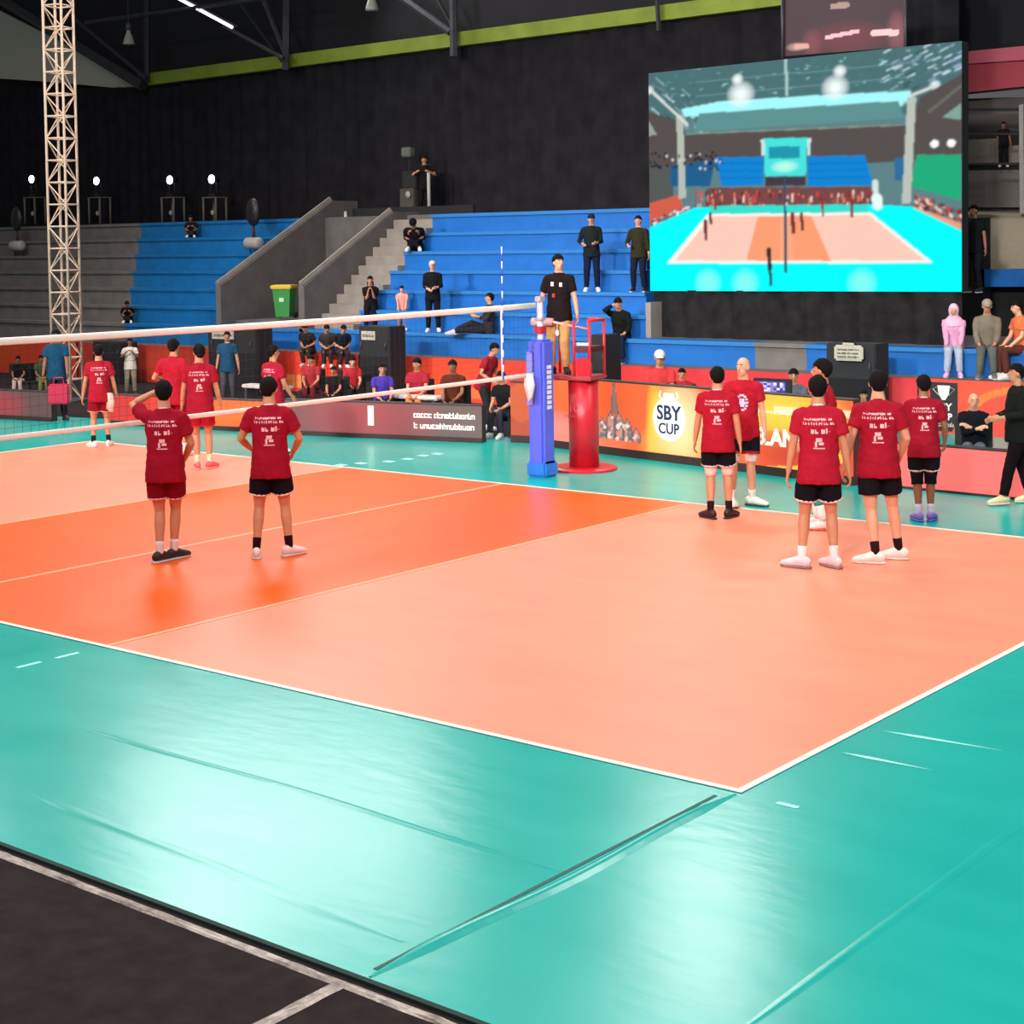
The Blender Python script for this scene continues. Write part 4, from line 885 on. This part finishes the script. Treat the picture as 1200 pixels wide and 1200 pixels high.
def sperson(px, ptop, Y, zf, label, sit=None, **k):
    """person whose feet are at height zf on plane Y, head top at pixel ptop"""
    q = onY(px, ptop, Y); H = q[2]-zf; k.setdefault('vox', .013)
    if sit is None: return person(q[0], Y, zf, label, h=H, **k)
    loc = sit+.88  # head top above feet in model units
    return person(q[0], Y, zf, label, h=max(1.2, min(1.95, 1.8*H/loc)), pelvis=sit+.03, **k)
SIT = dict(sit=.45, lean=8, LF=(-.12, .42, 0), RF=(.12, .42, 0), LH=(-.12, .38, .58), RH=(.12, .38, .58))
def seat(px, Y, z, label, m, h=.42, wd=.5, x=None):
    q = onY(px, 450, Y) if x is None else (x, Y, 0); bm = nb()
    t = thing('bench_seat', label, 'chair', (q[0], Y, z)); box(bm, -wd/2, wd/2, -.22, .24, h-.05, h, .01); obj('seat', bm, m, t)
    bm = nb(); box(bm, -wd/2, wd/2, .21, .25, h, h+.4, .01); obj('backrest', bm, m, t)
    for sx in (-1, 1):
        for sy in (-1, 1): tubeo('leg', [(sx*(wd/2-.04), sy*.18, 0), (sx*(wd/2-.04), sy*.18, h-.04)], .015, STEELD, t)
    return t
def sitter(px, ptop, Y, label, z=0, chair=True, face=180, **k):
    d = dict(SIT); d.update(k); T_ = sperson(px, ptop, Y, z, label, face=face, **d)
    if chair:
        s_ = seat(px, Y, z, 'dark folding chair under the '+' '.join(label.split(',')[0].split()[:10]), BLK, .42*T_.scale[0]); s_.rotation_euler = (0, 0, T_.rotation_euler[2]+math.pi)
    return T_
WS = cloth
# standing behind the left board
sperson(152, 396, 15.0, 0, 'man in white shirt and khaki trousers near the left group', face=178, LH=(-.10, .25, 1.35), RH=(.12, .25, 1.35), top='e8dcd4', bottom='trousers', botc='9a8a72', shoe='3a3030', skin='d', bands=())
sperson(266, 388, 14.6, 0, 'man in teal-blue polo and grey trousers before the wide black cabinet', face=176, LH=(-.28, .04, .84), RH=(.28, .05, .84), top='1f4a68', trim='c8ccd0', bottom='trousers', botc='4a4a50', shoe='202020', skin='t')
# seated row behind the grey-red board
PB = [(22, 418, 13.8, 'substitute in black shirt and pale trousers at the far left edge', '1c1820', 'e8c8c0', 'd'), (365, 415, 15.3, 'substitute in red shirt on the bench, left of the black speaker cabinet', 'a83038', '6a2028', 't'),
      (48, 428, 14.2, 'substitute in olive top sitting between the left edge and the man in blue shirt', '4c5238', '8a8a5a', 'd'), (392, 428, 14.6, 'person in black sitting low under the net, left of the dark red topped one', '241a1e', '2a2428', 't'),
      (412, 417, 15.6, 'substitute in dark red top beside the black speaker cabinet', 'b82c34', '3a2c30', 'l'), (447, 424, 13.6, 'boy in purple shirt sitting before the black speaker cabinet', '4a38a0', '201c28', 't'),
      (490, 418, 14.2, 'substitute in red shirt with orange trousers, right of the purple boy', 'a8283a', 'd88850', 't'), (532, 420, 13.8, 'substitute in dark shirt sitting on the right end of the bench', '5a2c20', '2c1c1c', 'd')]
for px, pt_, Y, lab, tc, bc, sk in PB:
    sitter(px, pt_, Y, lab, top=tc, botc=bc, bottom='trousers', skin=sk, shoe='e0c8c0', face=165+(px % 7)*4, hy=(px % 5-2)*12)
pz_ = (gr(560, 515)); 
# people near the net post
sperson(566, 398, 13.9, 0, 'man in red shirt and black trousers leaning near the net post', face=-120, LH=(-.18, .34, 1.0), RH=(.2, .30, 1.0), lean=20, top='9a1c2c', bottom='trousers', botc='2a2c30', shoe='d8dcd0', skin='t', LF=(-.1, -.1, 0), RF=(.1, .15, 0))
sperson(592, 432, 13.3, 0, 'person in black sitting low just left of the blue net post', face=150, sit=.45, lean=12, LF=(-.12, .42, 0), RF=(.12, .42, 0), LH=(-.12, .38, .58), RH=(.12, .38, .58), top='1c1c20', botc='3a3444', bottom='trousers', shoe='e4ece8', skin='t')
seat(592, 13.3, 0, 'dark chair just left of the blue net post', BLK)
# umpire
um = onY(654, 440, ub[1]+.05)
def whist(T, arms, tp, hd, legs):
    for (a, b, c_) in ((-.06, 1.34, 'f0ece8'), (.07, 1.35, 'f0ece8'), (.05, 1.18, 'b04038')):
        bm = nb(); box(bm, a-.02, a+.02, .118, .135, b-.03, b+.03); obj('chest_badge', bm, cloth(c_), T)
    bm = nb(); ball(bm, (-.01, .17, .62), (.03, .02, .05), 8, 6); tube(bm, [(-.01, .17, .62), (0, .14, .95)], .005, 5); obj('hanging_whistle', bm, mat('whistle_white', 'f4ece4', .4), T, True)
person(um[0], ub[1]+.1, 1.36, 'umpire in black polo and khaki trousers standing on the red stand', face=165, h=1.74, hy=42, LH=(-.30, .06, .86), RH=(.33, .0, .88), rp=(1, -1, 0), top='1f1618', sleeve=.7, bottom='trousers', botc='c0915c', shoe='2a1818', sole='1a1010', vox=.010, skin='l', acc=whist, LF=(-.1, 0, 0), RF=(.12, .03, 0), lfa=25, rfa=-25)
# people in the stands
def tperson(px, pf, ptop, label, **k):
    q = tier_spot(px, pf); hh = (pf-ptop)/ppm(q); k.setdefault('vox', .014); k.setdefault('h', hh); return person(q[0], q[1], q[2], label, **k)
def tsit(px, ptop, kk, label, **k):
    """sits on the edge of tier kk, feet on tier kk-1"""
    Y = Y0+RUN*kk+.15; zf = Z0+RISE*(kk-1) if kk > 0 else .9; q = onY(px, ptop, Y); H = q[2]-(zf+RISE)
    d = dict(face=178, lean=10, LF=(-.12, .38, 0), RF=(.12, .38, 0), LH=(-.12, .34, .58), RH=(.12, .34, .58), bottom='trousers', vox=.014)
    hh = k.pop('h', None) or max(1.05, min(1.85, 1.8*H/.87)); d['pelvis'] = RISE*1.8/hh+.09
    d.update(k); return person(q[0], Y, zf, label, h=hh, **d)
def fsit(px, ptop, kk, label, **k):
    Y = Y0+RUN*kk+.28; zf = Z0+RISE*kk; q = onY(px, ptop, Y)
    d = dict(face=175, lean=14, pelvis=.12, LF=(-.13, .34, 0), RF=(.13, .34, 0), LH=(-.14, .30, .42), RH=(.14, .30, .42), bottom='trousers', vox=.014)
    d.setdefault('h', max(1.2, min(1.8, 1.8*(q[2]-zf)/.93))); d.update(k); return person(q[0], Y, zf, label, **d)
tperson(508, 389, 305, 'person in black standing on the lowest blue tier with a pale cap', face=178, LH=(-.10, .26, 1.12), RH=(.10, .26, 1.08), top='15161c', bottom='trousers', botc='14151c', shoe='f0f0f4', hair='cap', hairm=cloth('c8b8a8'), skin='l', sleeve=1.7)
tperson(694, 342, 250, 'man in dark clothes and navy cap standing halfway up the blue stand', face=178, LH=(-.12, .26, 1.12), RH=(.2, .2, 1.1), top='1a2024', bottom='trousers', botc='141c34', shoe='e8ecf0', hair='cap', hairm=cloth('182448'), skin='t', sleeve=1.8)
tperson(749, 340, 250, 'man in dark brown clothes standing beside the left edge of the screen', face=165, LH=(-.27, .08, .85), RH=(.2, .22, 1.1), top='2e2a1c', bottom='trousers', botc='181c2c', shoe='20242c', skin='l', sleeve=1.8)
tsit(728, 345, 0, 'man in black crouching forward on a blue bench below the screen corner', h=1.72, lean=20, top='161a16', botc='14203c', shoe='14203c', skin='t', sleeve=1.7, RH=(.05, .30, 1.2), rp=(1, 0, -1), face=165)
tsit(434, 325, 1, 'woman in black with long hair sitting on the lower left blue tier', hair='long', top='18161a', botc='15141c', skin='t', RH=(.06, .25, 1.0), LH=(-.06, .25, 1.0))
tsit(471, 335, 1, 'small child in pink top sitting on the lower blue tier', h=1.08, top='f09a8c', botc='8a6a70', skin='l')
fsit(486, 254, 4, 'person in black bending over on the upper blue tier', lean=40, h=1.8, top='121418', botc='101218', shoe='d8dce0', skin='d', hp=30, sleeve=1.8)
fsit(572, 350, 0, 'person in dark clothes lounging with legs stretched on the lowest tier', h=1.6, face=100, lean=-4, LF=(-.1, .85, .0), RF=(.1, .78, .0), top='2c2c30', botc='24242c', shoe='f0c8d8', skin='t', sleeve=1.7)
tsit(1118, 366, 0, 'woman in pink headscarf and top sitting right of the screen', h=1.55, hair='hijab', hairm=cloth('eab0c8'), top='d898b8', botc='a8b0c4', shoe='d8a8d0', skin='t', sleeve=1.8)
tsit(1157, 350, 0, 'man in olive-grey jumper and cap sitting beside the woman in pink', h=1.72, hair='cap', hairm=cloth('9a8c80'), top='7c6e60', botc='5e605c', shoe='6a6460', skin='t', sleeve=1.8)
tsit(1200, 362, 0, 'person in orange top sitting at the right edge of the picture', h=1.7, top='e07048', botc='5a3028', skin='l', face=120)
# group on lowest left tier
for i, (px, pt_, tc) in enumerate(((362, 381, '2a2426'), (384, 378, '3c3430'), (400, 380, '16202c'))):
    q = onY(px, pt_, 17.2); person(q[0], 17.2, .62, ('person in dark clothes, leftmost of three sitting under the net tape', 'person in brown clothes, middle of three sitting under the net tape', 'person in navy clothes, rightmost of three sitting under the net tape')[i], h=1.35, pelvis=.50, lean=28, LF=(-.1, .22, 0), RF=(.1, .22, 0), LH=(-.1, .3, .6), RH=(.1, .3, .6), top=tc, bottom='trousers', botc='3a3030', skin='t', face=160+15*i, vox=.013)
fsit(150, 366, 0, 'person in dark clothes peeping over the net beside the tower', lean=30, top='18181c', botc='202020', skin='d')
fsit(224, 252, 5, 'person in dark clothes sitting high on the far left blue seats', top='241c20', botc='30241c', skin='d', lean=20)
# white shirt on stair
q = onY(399, 283, 22.2); person(q[0], 22.2, 2.95, 'person in white shirt seen in the dark stair passage', face=150, h=1.45, top='d8dcd0', bottom='trousers', botc='5a5850', skin='t', vox=.014)
# camera operator on top
q = onY(486, 246, 24.0); zt = Z0+RISE*(NT-1)+.02
cp = thing('camera_platform', 'dim box platform with equipment on top of the blue stand', 'platform', (q[0], 24.0, zt))
bm = nb(); box(bm, -.35, .15, -.2, .2, 0, .75, .02); obj('equipment_case', bm, mat('case_olive', '4a443c', .7), cp)
bm = nb(); box(bm, -.3, .2, -.15, .2, .75, 1.2, .02); obj('monitor_box', bm, mat('case_dark', '1c1c1c', .7), cp)
bm = nb(); ball(bm, (0, -.25, .98-.4), (.09, .05, .09), 10, 8); obj('round_gauge', bm, mat('gauge_pale', 'a89c94', .5), cp, True)
person(q[0]+.32, 24.05, zt, 'dark-clothed camera operator on top of the stand', face=170, h=1.6, top='1a1818', bottom='trousers', botc='161416', skin='t', vox=.015, LH=(-.2, .3, 1.3), RH=(.2, .3, 1.3))
q = onY(503, 246, 23.9); tubeo_ = thing('white_pole', 'short white vertical pole beside the camera operator', 'pole', (q[0], 23.9, zt))
tubeo('shaft', [(0, 0, 0), (0, 0, 1.15)], .045, mat('pole_white', 'b8b4ac', .5), tubeo_); bm = nb(); box(bm, -.1, .1, -.1, .1, 0, .04); obj('foot_plate', bm, STEEL, tubeo_)
q = onY(478, 178, 24.2); o = thing('box_lamp', 'dim grey box lamp hanging on the curtain above the camera platform', 'lamp', tuple(q)); bm = nb(); box(bm, -.17, .17, -.1, .1, -.13, .12, .03); obj('housing', bm, mat('lamp_dim', '6a6a64', .5), o)
bm = nb(); tube(bm, [(-.0, .05, -.1), (0, .05, -1.2)], .02, 6); obj('stem', bm, STEELD, o)
# white cushions with dark reflector stands (two)
for (px, py, lab) in ((20, 288, 'white round-ended case with dark reflector above, at the left edge'), (297, 285, 'white round-ended case with dark reflector above, on the blue seats')):
    Y = Y0+RUN*4.4; q = onY(px, py, Y); t = thing('reflector_stand', lab, 'stand', (q[0], Y, q[2]))
    bm = nb(); tube(bm, [(-.27, 0, 0), (-.22, 0, 0), (.22, 0, 0), (.27, 0, 0)], [.10, .15, .15, .10], 14, ref=(0, 0, 1)); obj('case', bm, mat('case_white', 'b0a8a0', .5), t, True)
    bm = nb(); tube(bm, [(0, .02, .12), (-.02, .02, .45)], [.05, .03], 8); obj('neck', bm, mat('neck_red', '4a2428', .6), t, True)
    bm = nb(); ball(bm, (-.02, .03, .78), (.24, .12, .36), 16, 10); obj('reflector', bm, mat('reflector_dark', '221a1c', .4), t, True)
    for sx in (-1, 1): tubeo('leg', [(sx*.15, 0, -.1), (sx*.2, .1, Z0+RISE*4-q[2])], .02, STEELD, t)
# officials behind orange board
tb_ = thing('officials_table', 'dark officials table behind the orange glowing board', 'table', (onY(840, 450, 14)[0], 14.0, 0))
bm = nb(); box(bm, -2.4, 2.8, -.3, .3, .70, .74, .01); obj('tabletop', bm, BLK, tb_)
for sx in (-2.3, 0, 2.7):
    for sy in (-.25, .25): tubeo('leg', [(sx, sy, 0), (sx, sy, .7)], .025, STEELD, tb_)
def mon(px, Y, lab):
    q = onY(px, 462, Y); t = thing('monitor', lab, 'monitor', (q[0], Y, .74))
    pmn = Paint(40, 24, '3a3a8c'); pmn.noise(.05, .95, .1, .9, ['f0e8ff', '8a80d0', '3a3a8c', 'c8c0f0'], 6, 4, 3, 1)
    painted('display', pmn, (-.27, -.062, .07), (.27, -.062, .07), (.27, -.062, .34), (-.27, -.062, .34), LEDB, t); bm = nb(); box(bm, -.30, .36, -.06, -.01, .02, .38, .01); obj('casing', bm, BLK, t); bm = nb(); box(bm, -.1, .1, -.1, .1, 0, .03, .005); obj('foot', bm, BLK, t)
mon(905, 14.0, 'monitor with violet display between coach and nearest player')
for (px, pt_, Y, lab, tc, hr, hm) in ((773, 404, 15.0, 'seated official in red with white cap behind the cup emblem', 'c83a3c', 'cap', cloth('d8d0d0')), (799, 430, 16.1, 'seated official in red, dark hair, right of the white-capped one', 'a82830', 'short', None),
                                      (930, 430, 15.0, 'seated official in grey right of the violet monitor', '5a5c68', 'short', None), (1012, 455, 15.0, 'seated official in black behind the right group of players', '201c20', 'short', None)):
    sitter(px, pt_, Y, lab, top=tc, bottom='trousers', botc='2a2024', hair=hr, hairm=hm, skin='t')
sitter(1141, 458, 13.0, 'bald man in black jacket with crossed arms sitting behind the coral board', top='15171e', sleeve=1.85, bottom='trousers', botc='5a626c', hair='bald', skin='l', LH=(.06, .26, .80), RH=(-.06, .28, .78), lp=(-1, -.2, -1.5), rp=(1, -.2, -1.5), hy=10)
# right edge walker
g_ = gr(1188, 590)
person(g_[0]+.05, g_[1], 0, 'man in black tracksuit stepping at the right edge of the picture', face=110, h=1.72, LH=(-.18, .28, 1.12), RH=(.18, .25, 1.08), top='171a18', sleeve=1.75, bottom='trousers', botc='180c12', shoe='f0d8a8', sole='e8e0d0', LF=(-.08, .22, 0), RF=(.10, -.20, 0), vox=.011, skin='t', lfa=10, rfa=10)
q = onY(1139, 345, 20.2); person(q[0], 20.3, Z0+RISE*2, 'dark figure standing just right of the video screen', face=150, h=1.6, top='14161a', bottom='trousers', botc='16181c', shoe='20242c', skin='d', vox=.015)
q = onY(1175, 196, 25); person(q[0], 25.05, q[2], 'tiny dark figure standing on the balcony at upper right', face=180, h=.95, top='221c1e', bottom='trousers', botc='1c181a', skin='d', vox=.02)
# items behind board: pale towels / bench
for (px, Y, lab) in ((335, 14.6, 'pale long bench behind the grey-red board, left'), (510, 14.5, 'pale grey crate bench behind the grey-red board')):
    q = onY(px, 470, Y); t = thing('low_bench', lab, 'bench', (q[0], Y-.5, 0)); bm = nb(); box(bm, -.6, .6, -.15, .15, .45, .52, .02); obj('seat', bm, mat('bench_pale', 'd8ccc8', .5), t)
    for sx in (-.5, .5): bm = nb(); box(bm, sx-.03, sx+.03, -.12, .12, 0, .45); obj('leg', bm, STEEL, t)
